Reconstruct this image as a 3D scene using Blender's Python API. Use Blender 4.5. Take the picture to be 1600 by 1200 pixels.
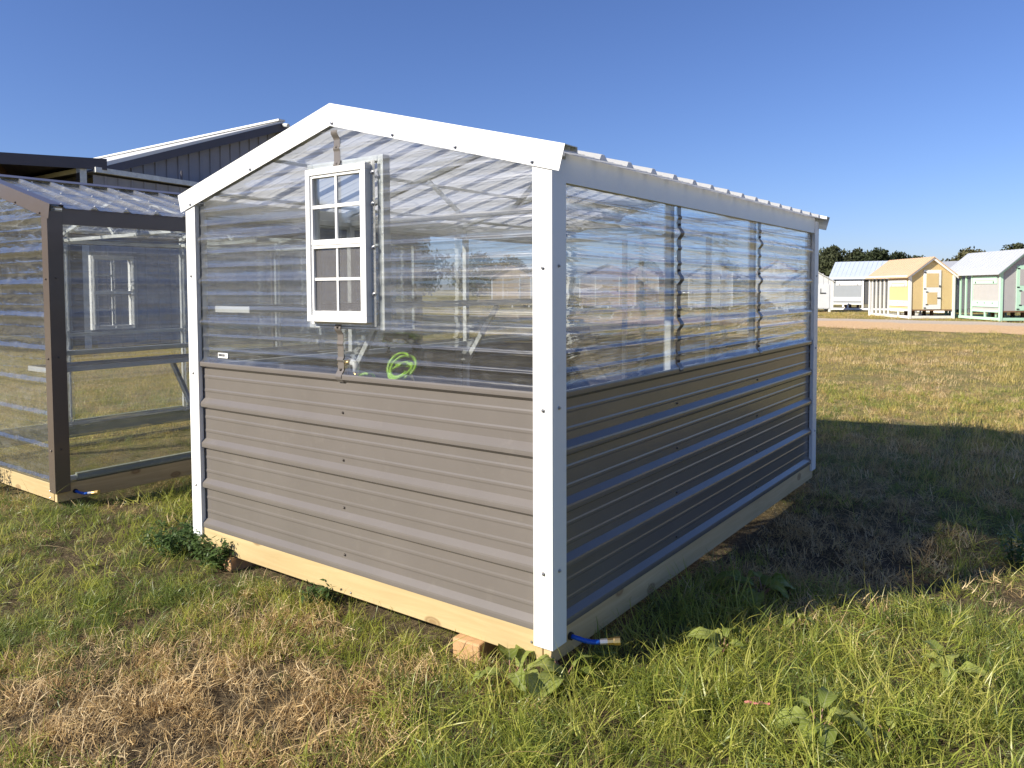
import bpy, math, random
import numpy as np
from mathutils import Vector, Matrix

random.seed(7)
rng = np.random.default_rng(11)
for o in list(bpy.data.objects):
    bpy.data.objects.remove(o)
S = bpy.context.scene
COL = S.collection

# ------------------------------------------------------------------ camera
CAMP = Vector((1.5959, -2.4389, 1.5215))
yaw, pit, rol = math.radians(-36.1824), math.radians(-2.6563), math.radians(-0.2434)
fwd = Vector((math.sin(yaw) * math.cos(pit), math.cos(yaw) * math.cos(pit), math.sin(pit)))
rgt = Vector((math.cos(yaw), -math.sin(yaw), 0))
upv = rgt.cross(fwd)
r2 = rgt * math.cos(rol) + upv * math.sin(rol)
u2 = -rgt * math.sin(rol) + upv * math.cos(rol)
cd = bpy.data.cameras.new("camera")
cam = bpy.data.objects.new("camera", cd)
COL.objects.link(cam)
M = Matrix(((r2.x, u2.x, -fwd.x, CAMP.x), (r2.y, u2.y, -fwd.y, CAMP.y), (r2.z, u2.z, -fwd.z, CAMP.z), (0, 0, 0, 1)))
cam.matrix_world = M
cd.sensor_width = 36
cd.lens = 1206.82 / 1600 * 36
cd.shift_y = -92.86 / 1600
cd.clip_start = 0.05
cd.clip_end = 2000
S.camera = cam

# ------------------------------------------------------------------ light
SUN_EL, SUN_ROT = math.radians(31), math.radians(209)
w = bpy.data.worlds.new("World")
S.world = w
w.use_nodes = True
nt = w.node_tree
sky = nt.nodes.new("ShaderNodeTexSky")
sky.sky_type = 'NISHITA'
sky.sun_disc = False
sky.sun_elevation = SUN_EL
sky.sun_rotation = SUN_ROT
sky.altitude = 100
sky.air_density = 1.0
sky.dust_density = 0.35
sky.ozone_density = 6.0
bg = nt.nodes["Background"]
bg.inputs["Strength"].default_value = 0.086
tint = nt.nodes.new("ShaderNodeMix")          # one even colour filter over the whole sky (camera white balance)
tint.data_type = 'RGBA'; tint.blend_type = 'MULTIPLY'; tint.inputs["Factor"].default_value = 1.0
tint.inputs["B"].default_value = (0.80, 0.79, 1.0, 1)
nt.links.new(sky.outputs[0], tint.inputs["A"])
nt.links.new(tint.outputs["Result"], bg.inputs[0])
sl = bpy.data.lights.new("sun", 'SUN')
sl.energy = 5.0
sl.angle = math.radians(0.53)
sl.color = (1.0, 0.93, 0.80)
sun = bpy.data.objects.new("sun", sl)
COL.objects.link(sun)
sdir = Vector((math.sin(SUN_ROT) * math.cos(SUN_EL), math.cos(SUN_ROT) * math.cos(SUN_EL), math.sin(SUN_EL)))
sun.rotation_euler = (-sdir).to_track_quat('-Z', 'Y').to_euler()
S.view_settings.view_transform = 'Standard'
S.view_settings.look = 'None'
S.view_settings.gamma = 1
S.view_settings.use_curve_mapping = False
S.view_settings.exposure = 0.7
S.cycles.max_bounces = 10
S.cycles.transparent_max_bounces = 24
S.cycles.glossy_bounces = 4
S.cycles.caustics_reflective = False
S.cycles.caustics_refractive = False

# ------------------------------------------------------------------ helpers
class MB:
    def __init__(s):
        s.v, s.f = [], []
    def add(s, vs, fs):
        b = len(s.v)
        s.v += [tuple(p) for p in vs]
        s.f += [tuple(i + b for i in q) for q in fs]
        return s
    def box(s, x0, y0, z0, x1, y1, z1):
        x0, x1 = min(x0, x1), max(x0, x1); y0, y1 = min(y0, y1), max(y0, y1); z0, z1 = min(z0, z1), max(z0, z1)
        return s.add([(x0, y0, z0), (x1, y0, z0), (x1, y1, z0), (x0, y1, z0), (x0, y0, z1), (x1, y0, z1), (x1, y1, z1), (x0, y1, z1)],
                     [(3, 2, 1, 0), (4, 5, 6, 7), (0, 1, 5, 4), (1, 2, 6, 5), (2, 3, 7, 6), (3, 0, 4, 7)])
    def bar(s, p, q, a, b, up=(0, 0, 1)):
        p, q = Vector(p), Vector(q)
        d = (q - p).normalized()
        n = d.cross(Vector(up))
        if n.length < 1e-4:
            n = d.cross(Vector((1, 0, 0)))
        n.normalize()
        m = n.cross(d)
        vs = []
        for c in (p, q):
            for sx, sy in ((-1, -1), (1, -1), (1, 1), (-1, 1)):
                vs.append(c + n * (sx * a / 2) + m * (sy * b / 2))
        return s.add(vs, [(0, 1, 2, 3), (7, 6, 5, 4), (0, 4, 5, 1), (1, 5, 6, 2), (2, 6, 7, 3), (3, 7, 4, 0)])
    def tube(s, pts, r, n=8, cap=True):
        pts = [Vector(p) for p in pts]
        rings = []
        ref = Vector((0, 0, 1))
        for i, p in enumerate(pts):
            d = (pts[min(i + 1, len(pts) - 1)] - pts[max(i - 1, 0)]).normalized()
            a = d.cross(ref)
            if a.length < 0.05:
                a = d.cross(Vector((1, 0, 0)))
            a.normalize()
            b = d.cross(a)
            rr = r[i] if isinstance(r, (list, tuple)) else r
            rings.append([p + a * (rr * math.cos(t * 2 * math.pi / n)) + b * (rr * math.sin(t * 2 * math.pi / n)) for t in range(n)])
        vs = [v for k in rings for v in k]
        fs = []
        for i in range(len(pts) - 1):
            for t in range(n):
                t2 = (t + 1) % n
                fs.append((i * n + t, i * n + t2, (i + 1) * n + t2, (i + 1) * n + t))
        if cap:
            fs.append(tuple(range(n - 1, -1, -1)))
            fs.append(tuple((len(pts) - 1) * n + t for t in range(n)))
        return s.add(vs, fs)
    def prism(s, poly, axis, a, b):
        """poly: 2-D outline in the two other axes, extruded along axis from a to b"""
        n = len(poly)
        def mk(p, t):
            if axis == 0: return (t, p[0], p[1])
            if axis == 1: return (p[0], t, p[1])
            return (p[0], p[1], t)
        vs = [mk(p, a) for p in poly] + [mk(p, b) for p in poly]
        fs = [tuple(range(n)), tuple(range(2 * n - 1, n - 1, -1))]
        for i in range(n):
            j = (i + 1) % n
            fs.append((j, i, i + n, j + n))
        return s.add(vs, fs)
    def build(s, name, mat, parent=None, smooth=False, bevel=0):
        me = bpy.data.meshes.new(name)
        me.from_pydata(s.v, [], s.f)
        me.materials.append(mat)
        me.validate()
        if smooth:
            me.shade_smooth()
        import bmesh
        bm = bmesh.new(); bm.from_mesh(me)
        if s.closed:
            bmesh.ops.recalc_face_normals(bm, faces=bm.faces)
        bm.to_mesh(me); bm.free()
        o = bpy.data.objects.new(name, me)
        COL.objects.link(o)
        if parent: o.parent = parent
        if bevel:
            b = o.modifiers.new("bevel", 'BEVEL'); b.width = bevel; b.segments = 2; b.limit_method = 'ANGLE'
            b.harden_normals = False
        return o
    closed = True

def tag(o, label=None, cat=None, group=None, kind=None):
    if label: o["label"] = label
    if cat: o["category"] = cat
    if group: o["group"] = group
    if kind: o["kind"] = kind
    return o

def thing(name, label, cat, loc=(0, 0, 0), rz=0, group=None):
    o = bpy.data.objects.new(name, None)
    o.empty_display_size = 0.2
    COL.objects.link(o)
    o.location = loc
    o.rotation_euler = (0, 0, rz)
    return tag(o, label, cat, group)

def dup(o, parent, loc, rot=None, name=None):
    c = o.copy()
    COL.objects.link(c)
    c.parent = parent
    c.location = loc
    if rot is not None: c.rotation_euler = rot
    return c

# ------------------------------------------------------------------ materials
def newmat(name):
    m = bpy.data.materials.new(name)
    m.use_nodes = True
    n = m.node_tree.nodes
    return m, n, m.node_tree.links, n["Principled BSDF"]

def noise(n, l, scale, detail=4, rough=0.55, vec=None, sc=(1, 1, 1), dist=0, coord="Object"):
    tc = n.new("ShaderNodeTexCoord")
    mp = n.new("ShaderNodeMapping")
    mp.inputs["Scale"].default_value = sc
    l.new(tc.outputs[coord], mp.inputs[0])
    t = n.new("ShaderNodeTexNoise")
    t.inputs["Scale"].default_value = scale
    t.inputs["Detail"].default_value = detail
    t.inputs["Roughness"].default_value = rough
    t.inputs["Distortion"].default_value = dist
    l.new(mp.outputs[0], t.inputs[0])
    return t

def ramp(n, l, src, stops):
    r = n.new("ShaderNodeValToRGB")
    e = r.color_ramp.elements
    while len(e) > 1: e.remove(e[-1])
    e[0].position = stops[0][0]; e[0].color = (*stops[0][1], 1)
    for p, c in stops[1:]:
        k = e.new(p); k.color = (*c, 1)
    l.new(src, r.inputs[0])
    return r

def g3(x): return (x, x, x)

def paint(name, col, rough=0.4, var=0.06, bump=0.02, bscale=6, spec=0.5, coat=0.0, metal=0.0, sc=(1, 1, 1), coord="Object", dirt=None):
    m, n, l, p = newmat(name)
    t = noise(n, l, 3, 5, 0.6, sc=sc, coord=coord)
    a = tuple(max(0, c * (1 - var)) for c in col); b = tuple(min(1, c * (1 + var)) for c in col)
    r = ramp(n, l, t.outputs[0], [(0.3, a), (0.7, b)])
    out = r.outputs[0]
    if dirt:
        t3 = noise(n, l, dirt[1], 6, 0.7, sc=sc)
        r3 = ramp(n, l, t3.outputs[0], [(dirt[2], g3(0)), (dirt[2] + 0.2, g3(dirt[3]))])
        mx = n.new("ShaderNodeMix"); mx.data_type = 'RGBA'
        l.new(r3.outputs[0], mx.inputs["Factor"]); l.new(out, mx.inputs["A"])
        mx.inputs["B"].default_value = (*dirt[0], 1)
        out = mx.outputs["Result"]
    l.new(out, p.inputs["Base Color"])
    p.inputs["Roughness"].default_value = rough
    p.inputs["Specular IOR Level"].default_value = spec
    p.inputs["Metallic"].default_value = metal
    p.inputs["Coat Weight"].default_value = coat
    p.inputs["Coat Roughness"].default_value = 0.08
    if bump:
        t2 = noise(n, l, bscale, 3, 0.5, sc=sc)
        b2 = n.new("ShaderNodeBump"); b2.inputs["Strength"].default_value = bump; b2.inputs["Distance"].default_value = 0.05
        l.new(t2.outputs[0], b2.inputs["Height"]); l.new(b2.outputs[0], p.inputs["Normal"])
        l.new(b2.outputs[0], p.inputs["Coat Normal"])
    return m

MAT = {}
MAT['white_metal'] = paint('white_metal', (0.80, 0.80, 0.78), 0.38, 0.02, 0.10, 2.2, dirt=((0.50, 0.47, 0.41), 7, 0.6, 0.3))
MAT['white_paint'] = paint('white_paint', (0.80, 0.79, 0.76), 0.6, 0.04, 0.03, 20)
MAT['vinyl'] = paint('white_vinyl', (0.82, 0.82, 0.80), 0.32, 0.015, 0.01, 6)
MAT['taupe_metal'] = paint('taupe_metal', (0.160, 0.143, 0.129), 0.24, 0.05, 0.05, 2.2, spec=0.36, coat=0.10, dirt=((0.26, 0.235, 0.20), 11, 0.58, 0.2))
MAT['brown_metal'] = paint('brown_metal', (0.115, 0.092, 0.078), 0.3, 0.05, 0.03, 3, coat=0.2)
MAT['galv'] = paint('galvanised_steel', (0.62, 0.635, 0.62), 0.5, 0.16, 0.03, 40, metal=0.25, sc=(3, 3, 3))
MAT['shelf_rim'] = paint('shelf_rim', (0.70, 0.71, 0.71), 0.4, 0.08, 0.03, 30)
MAT['dark_hole'] = paint('black_rubber', (0.02, 0.02, 0.02), 0.6, 0.1, 0)
MAT['screw'] = paint('zinc_screw', (0.45, 0.45, 0.46), 0.3, 0.1, 0, metal=0.85)
MAT['screw_brown'] = paint('brown_screw', (0.10, 0.085, 0.075), 0.3, 0.1, 0, metal=0.2)
MAT['screw_white'] = paint('white_screw', (0.75, 0.75, 0.73), 0.4, 0.05, 0)
MAT['black_plastic'] = paint('black_plastic', (0.02, 0.022, 0.02), 0.45, 0.1, 0.02)
MAT['brass'] = paint('brass', (0.72, 0.50, 0.19), 0.28, 0.1, 0.02, metal=0.95)
MAT['pvc'] = paint('white_pvc', (0.8, 0.8, 0.8), 0.35, 0.03, 0)
MAT['blue_hose'] = paint('blue_hose', (0.012, 0.10, 0.50), 0.35, 0.1, 0.02)
MAT['green_hose'] = paint('green_hose', (0.30, 0.56, 0.03), 0.35, 0.08, 0.02)
MAT['paper'] = paint('paper_label', (0.8, 0.8, 0.78), 0.6, 0.02, 0)
MAT['ink'] = paint('black_ink', (0.03, 0.03, 0.035), 0.7, 0.05, 0)
MAT['pink'] = paint('pink_plastic', (0.60, 0.20, 0.19), 0.5, 0.08, 0.05)
MAT['black_iron'] = paint('black_iron', (0.02, 0.02, 0.02), 0.5, 0.1, 0)

def wood(name, a, b, axis, knots=True, scale=1.0):
    m, n, l, p = newmat(name)
    sc = [14 * scale] * 3; sc[axis] = 0.9 * scale
    t = noise(n, l, 1.6, 6, 0.62, sc=tuple(sc), dist=0.9)
    r = ramp(n, l, t.outputs[0], [(0.25, a), (0.55, tuple((x + y) / 2 for x, y in zip(a, b))), (0.8, b)])
    col = r.outputs[0]
    big = noise(n, l, 0.9, 3, 0.5)
    rb = ramp(n, l, big.outputs[0], [(0.3, g3(0.86)), (0.7, g3(1.08))])
    mm = n.new("ShaderNodeMix"); mm.data_type = 'RGBA'; mm.blend_type = 'MULTIPLY'; mm.inputs["Factor"].default_value = 1
    l.new(col, mm.inputs["A"]); l.new(rb.outputs[0], mm.inputs["B"]); col = mm.outputs["Result"]
    if knots:
        tc = n.new("ShaderNodeTexCoord"); mp = n.new("ShaderNodeMapping")
        s3 = [5.0] * 3; s3[axis] = 2.6
        mp.inputs["Scale"].default_value = s3
        l.new(tc.outputs["Object"], mp.inputs[0])
        vo = n.new("ShaderNodeTexVoronoi"); vo.inputs["Scale"].default_value = 1.0
        l.new(mp.outputs[0], vo.inputs[0])
        kr = ramp(n, l, vo.outputs["Distance"], [(0.05, g3(0.75)), (0.075, g3(0.45)), (0.10, g3(0.8)), (0.14, g3(0))])
        mx = n.new("ShaderNodeMix"); mx.data_type = 'RGBA'
        l.new(kr.outputs[0], mx.inputs["Factor"]); l.new(col, mx.inputs["A"])
        mx.inputs["B"].default_value = (a[0] * 0.5, a[1] * 0.4, a[2] * 0.35, 1)
        col = mx.outputs["Result"]
    l.new(col, p.inputs["Base Color"])
    p.inputs["Roughness"].default_value = 0.75
    b2 = n.new("ShaderNodeBump"); b2.inputs["Strength"].default_value = 0.15; b2.inputs["Distance"].default_value = 0.01
    l.new(t.outputs[0], b2.inputs["Height"]); l.new(b2.outputs[0], p.inputs["Normal"])
    return m
MAT['wood_x'] = wood('pine_board_x', (0.46, 0.335, 0.155), (0.61, 0.475, 0.25), 0)
MAT['wood_y'] = wood('pine_board_y', (0.52, 0.36, 0.17), (0.72, 0.55, 0.31), 1)
MAT['wood_block'] = wood('cedar_block', (0.42, 0.24, 0.11), (0.58, 0.37, 0.19), 1, False)
MAT['treated'] = wood('treated_rail', (0.34, 0.36, 0.26), (0.50, 0.52, 0.40), 1, False)
MAT['old_wood'] = wood('dark_timber', (0.16, 0.085, 0.045), (0.28, 0.16, 0.09), 0, False)

def clear_sheet(name, dust=0.10, wob=0.12, bend=0.0, ior=1.02, gloss2=0.30, tint=(0.93, 0.955, 0.965), sc=(0.5, 0.5, 7), streak=1.0):
    """thin clear corrugated plastic: transparent + mirror-like Fresnel + a film of dust"""
    m, n, l, p = newmat(name)
    n.remove(p)
    out = n["Material Output"]
    t = noise(n, l, 2.2, 4, 0.55, sc=sc, dist=0.6)
    bp = n.new("ShaderNodeBump"); bp.inputs["Strength"].default_value = wob; bp.inputs["Distance"].default_value = 0.04
    l.new(t.outputs[0], bp.inputs["Height"])
    geo = n.new("ShaderNodeNewGeometry")
    dot = n.new("ShaderNodeVectorMath"); dot.operation = 'DOT_PRODUCT'
    l.new(bp.outputs[0], dot.inputs[0]); l.new(geo.outputs["Incoming"], dot.inputs[1])
    ab = n.new("ShaderNodeMath"); ab.operation = 'ABSOLUTE'; l.new(dot.outputs["Value"], ab.inputs[0])
    om = n.new("ShaderNodeMath"); om.operation = 'SUBTRACT'; om.inputs[0].default_value = 1; om.use_clamp = True; l.new(ab.outputs[0], om.inputs[1])
    pw = n.new("ShaderNodeMath"); pw.operation = 'POWER'; pw.inputs[1].default_value = 2.7; l.new(om.outputs[0], pw.inputs[0])
    fr = n.new("ShaderNodeMath"); fr.operation = 'MULTIPLY_ADD'; fr.inputs[1].default_value = 0.85; fr.inputs[2].default_value = 0.086
    l.new(pw.outputs[0], fr.inputs[0])
    tr = n.new("ShaderNodeBsdfTransparent"); tr.inputs[0].default_value = (*tint, 1)
    gl = n.new("ShaderNodeBsdfGlossy"); gl.inputs["Roughness"].default_value = 0.04
    l.new(bp.outputs[0], gl.inputs["Normal"])
    g1 = gl
    if gloss2:
        g2_ = n.new("ShaderNodeBsdfGlossy"); g2_.inputs["Roughness"].default_value = 0.30
        l.new(bp.outputs[0], g2_.inputs["Normal"])
        gl = n.new("ShaderNodeMixShader"); gl.inputs[0].default_value = gloss2
        l.new(g1.outputs[0], gl.inputs[1]); l.new(g2_.outputs[0], gl.inputs[2])
    see = tr
    if bend:
        t9 = noise(n, l, 1.5, 3, 0.6, sc=(sc[0] * 0.8, sc[1] * 0.8, sc[2] * 1.1), dist=0.4)
        b9 = n.new("ShaderNodeBump"); b9.inputs["Strength"].default_value = 1.0; b9.inputs["Distance"].default_value = 0.09
        l.new(t9.outputs[0], b9.inputs["Height"])
        rf = n.new("ShaderNodeBsdfRefraction"); rf.inputs["IOR"].default_value = ior; rf.inputs["Roughness"].default_value = 0.0
        rf.inputs["Color"].default_value = (*tint, 1)
        l.new(b9.outputs[0], rf.inputs["Normal"])
        see = n.new("ShaderNodeMixShader"); see.inputs[0].default_value = bend
        l.new(tr.outputs[0], see.inputs[1]); l.new(rf.outputs[0], see.inputs[2])
    m1 = n.new("ShaderNodeMixShader"); l.new(fr.outputs[0], m1.inputs[0]); l.new(see.outputs[0], m1.inputs[1]); l.new(gl.outputs[0], m1.inputs[2])
    # dust and scuffs
    d1 = noise(n, l, 5, 7, 0.72, sc=(1.2, 1.2, 1.0), dist=1.2)
    d2 = noise(n, l, 3, 6, 0.7, sc=(1.0, 1.0, 9))
    mul = n.new("ShaderNodeMath"); mul.operation = 'MULTIPLY'; l.new(d1.outputs[0], mul.inputs[0]); l.new(d2.outputs[0], mul.inputs[1])
    dr = ramp(n, l, mul.outputs[0], [(0.12, g3(dust * 0.35)), (0.26, g3(dust)), (0.42, g3(min(1, dust * 2.6)))])
    df = n.new("ShaderNodeBsdfDiffuse"); df.inputs[0].default_value = (0.72, 0.71, 0.68, 1)
    tl = n.new("ShaderNodeBsdfTranslucent"); tl.inputs[0].default_value = (0.72, 0.71, 0.68, 1)
    ad = n.new("ShaderNodeMixShader"); ad.inputs[0].default_value = 0.45; l.new(df.outputs[0], ad.inputs[1]); l.new(tl.outputs[0], ad.inputs[2])
    m2 = n.new("ShaderNodeMixShader"); l.new(dr.outputs[0], m2.inputs[0]); l.new(m1.outputs[0], m2.inputs[1]); l.new(ad.outputs[0], m2.inputs[2])
    l.new(m2.outputs[0], out.inputs["Surface"])
    return m
MAT['clear'] = clear_sheet('clear_polycarbonate', 0.12, 0.24, 0.54, 1.026)
MAT['clear_front'] = clear_sheet('clear_polycarbonate_dusty', 0.065, 0.16, 0.34, 1.025)
MAT['clear_far'] = clear_sheet('clear_polycarbonate_far', 0.045, 0.14)
MAT['haze_clear'] = clear_sheet('second_polycarbonate', 0.06, 0.25, 0.3, gloss2=0.06)
MAT['haze_clear_front'] = clear_sheet('second_polycarbonate_dusty', 0.085, 0.3, 0.35, gloss2=0.05, sc=(2.5, 2.5, 7))
MAT['clear_roof'] = clear_sheet('clear_roof_sheet', 0.16, 0.12, sc=(0.5, 5, 0.5))
MAT['glass'] = clear_sheet('window_glass', 0.012, 0.004, gloss2=0)
MAT['seal'] = clear_sheet('clear_sealing_strip', 0.3, 0.1)

def opal(name):
    m, n, l, p = newmat(name)
    n.remove(p)
    df = n.new("ShaderNodeBsdfDiffuse"); df.inputs[0].default_value = (0.84, 0.84, 0.83, 1)
    tl = n.new("ShaderNodeBsdfTranslucent"); tl.inputs[0].default_value = (0.80, 0.80, 0.80, 1)
    mx = n.new("ShaderNodeMixShader"); mx.inputs[0].default_value = 0.55
    l.new(df.outputs[0], mx.inputs[1]); l.new(tl.outputs[0], mx.inputs[2])
    gl = n.new("ShaderNodeBsdfGlossy"); gl.inputs["Roughness"].default_value = 0.15
    m2 = n.new("ShaderNodeMixShader"); m2.inputs[0].default_value = 0.06
    l.new(mx.outputs[0], m2.inputs[1]); l.new(gl.outputs[0], m2.inputs[2])
    tr = n.new("ShaderNodeBsdfTransparent"); tr.inputs[0].default_value = (0.9, 0.93, 0.97, 1)
    m3 = n.new("ShaderNodeMixShader"); m3.inputs[0].default_value = 0.05
    l.new(m2.outputs[0], m3.inputs[1]); l.new(tr.outputs[0], m3.inputs[2])
    l.new(m3.outputs[0], n["Material Output"].inputs["Surface"])
    return m
MAT['opal'] = opal('opal_roof_sheet')

def mesh_screen(name, col, holes):
    m, n, l, p = newmat(name)
    p.inputs["Base Color"].default_value = (*col, 1); p.inputs["Roughness"].default_value = 0.6
    tr = n.new("ShaderNodeBsdfTransparent")
    mx = n.new("ShaderNodeMixShader"); mx.inputs[0].default_value = holes
    l.new(p.outputs[0], mx.inputs[1]); l.new(tr.outputs[0], mx.inputs[2])
    l.new(mx.outputs[0], n["Material Output"].inputs["Surface"])
    return m
MAT['screen'] = mesh_screen('insect_mesh', (0.16, 0.15, 0.15), 0.66)
MAT['shelf_mesh'] = mesh_screen('shelf_mesh', (0.06, 0.06, 0.06), 0.3)
MAT['coop_wire'] = mesh_screen('coop_wire', (0.2, 0.2, 0.2), 0.8)

def leafmat(name, stops, trans=0.35, rough=0.5, rand=True, spec=0.3, vein=False):
    m, n, l, p = newmat(name)
    oi = n.new("ShaderNodeObjectInfo")
    t = noise(n, l, 7, 2, 0.5)
    ad = n.new("ShaderNodeMath"); ad.operation = 'MULTIPLY_ADD'; ad.inputs[1].default_value = 0.55
    l.new(oi.outputs["Random"], ad.inputs[0])
    k = n.new("ShaderNodeMath"); k.operation = 'MULTIPLY'; k.inputs[1].default_value = 0.5; l.new(t.outputs[0], k.inputs[0])
    l.new(k.outputs[0], ad.inputs[2])
    r = ramp(n, l, ad.outputs[0], stops)
    if vein:      # pale midrib and side veins
        tc = n.new("ShaderNodeTexCoord"); sx = n.new("ShaderNodeSeparateXYZ"); l.new(tc.outputs["Object"], sx.inputs[0])
        ay = n.new("ShaderNodeMath"); ay.operation = 'ABSOLUTE'; l.new(sx.outputs["Y"], ay.inputs[0])
        mr = ramp(n, l, ay.outputs[0], [(0.0012, g3(0.75)), (0.0026, g3(0.0))])
        sv = n.new("ShaderNodeMath"); sv.operation = 'MULTIPLY_ADD'; sv.inputs[1].default_value = -0.8; l.new(ay.outputs[0], sv.inputs[0]); l.new(sx.outputs["X"], sv.inputs[2])
        pp = n.new("ShaderNodeMath"); pp.operation = 'PINGPONG'; pp.inputs[1].default_value = 0.009; l.new(sv.outputs[0], pp.inputs[0])
        vr = ramp(n, l, pp.outputs[0], [(0.0006, g3(0.35)), (0.0022, g3(0.0))])
        mxv = n.new("ShaderNodeMath"); mxv.operation = 'MAXIMUM'; l.new(mr.outputs[0], mxv.inputs[0]); l.new(vr.outputs[0], mxv.inputs[1])
        vm = n.new("ShaderNodeMix"); vm.data_type = 'RGBA'; l.new(mxv.outputs[0], vm.inputs["Factor"]); l.new(r.outputs[0], vm.inputs["A"])
        vm.inputs["B"].default_value = (0.45, 0.47, 0.24, 1)
        l.new(vm.outputs["Result"], p.inputs["Base Color"])
    else:
        l.new(r.outputs[0], p.inputs["Base Color"])
    p.inputs["Roughness"].default_value = rough
    p.inputs["Specular IOR Level"].default_value = spec
    tl = n.new("ShaderNodeBsdfTranslucent"); l.new(r.outputs[0], tl.inputs[0])
    mx = n.new("ShaderNodeMixShader"); mx.inputs[0].default_value = trans
    l.new(p.outputs[0], mx.inputs[1]); l.new(tl.outputs[0], mx.inputs[2])
    l.new(mx.outputs[0], n["Material Output"].inputs["Surface"])
    return m
MAT['grass'] = leafmat('green_grass', [(0.1, (0.17, 0.21, 0.035)), (0.4, (0.34, 0.39, 0.065)), (0.62, (0.50, 0.50, 0.10)), (0.9, (0.66, 0.59, 0.20))], 0.5, 0.38, spec=0.5)
MAT['grass_dark'] = leafmat('dark_grass', [(0.1, (0.10, 0.15, 0.035)), (0.5, (0.20, 0.265, 0.06)), (0.9, (0.35, 0.38, 0.12))], 0.45, 0.4, spec=0.5)
MAT['straw'] = leafmat('dry_straw', [(0.1, (0.28, 0.17, 0.075)), (0.35, (0.52, 0.36, 0.16)), (0.6, (0.68, 0.50, 0.25)), (0.9, (0.82, 0.68, 0.42))], 0.35, 0.5)
MAT['field_grass'] = leafmat('field_grass', [(0.1, (0.31, 0.30, 0.07)), (0.45, (0.54, 0.44, 0.13)), (0.9, (0.72, 0.55, 0.22))], 0.45, 0.5)
MAT['dock'] = leafmat('dock_leaf', [(0.1, (0.17, 0.22, 0.04)), (0.6, (0.29, 0.34, 0.075)), (0.95, (0.42, 0.43, 0.13))], 0.4, 0.5, spec=0.2, vein=True)
MAT['dock_stem'] = paint('dock_stem', (0.30, 0.16, 0.12), 0.5, 0.2, 0)
MAT['weed'] = leafmat('weed_leaf', [(0.1, (0.055, 0.10, 0.03)), (0.6, (0.11, 0.17, 0.05)), (0.95, (0.20, 0.25, 0.09))], 0.35, 0.45)
MAT['pine'] = leafmat('pine_needles', [(0.1, (0.022, 0.034, 0.016)), (0.5, (0.045, 0.06, 0.026)), (0.9, (0.085, 0.088, 0.042))], 0.2, 0.7)
MAT['pine_warm'] = leafmat('pine_needles_warm', [(0.1, (0.035, 0.042, 0.018)), (0.5, (0.07, 0.078, 0.03)), (0.9, (0.12, 0.105, 0.045))], 0.2, 0.7)
MAT['bark'] = paint('bark', (0.11, 0.08, 0.06), 0.9, 0.25, 0.2, 8)

# ------------------------------------------------------------------ ground
_lat = rng.random((64, 64))
def vnoise(x, y, s):
    x = np.asarray(x) * s; y = np.asarray(y) * s
    xi = np.floor(x).astype(int); yi = np.floor(y).astype(int)
    fx = x - xi; fy = y - yi
    fx = fx * fx * (3 - 2 * fx); fy = fy * fy * (3 - 2 * fy)
    a = _lat[xi % 64, yi % 64]; b = _lat[(xi + 1) % 64, yi % 64]; c = _lat[xi % 64, (yi + 1) % 64]; d = _lat[(xi + 1) % 64, (yi + 1) % 64]
    return (a * (1 - fx) + b * fx) * (1 - fy) + (c * (1 - fx) + d * fx) * fy
def fbm(x, y, s):
    return (vnoise(x, y, s) + 0.5 * vnoise(np.asarray(x) + 9.3, np.asarray(y) + 4.1, s * 2.1) + 0.25 * vnoise(np.asarray(x) + 3.7, np.asarray(y) + 8.9, s * 4.3)) / 1.75

def gz(x, y):
    """height of the ground: level round the greenhouses, rising gently towards the far sheds"""
    x = np.asarray(x, float); y = np.asarray(y, float)
    d = np.hypot(x - 1.6, y + 2.4)
    t = np.clip((d - 8) / 26, 0, 1); t = t * t * (3 - 2 * t)
    bump = (fbm(x, y, 0.9) - 0.5) * 0.07 + (fbm(x + 31, y + 17, 2.6) - 0.5) * 0.035
    near = np.clip(1 - d / 40, 0.15, 1)
    return 0.31 * t + bump * near - 0.005
def gzf(x, y): return float(gz(np.array([x]), np.array([y]))[0])

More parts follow.
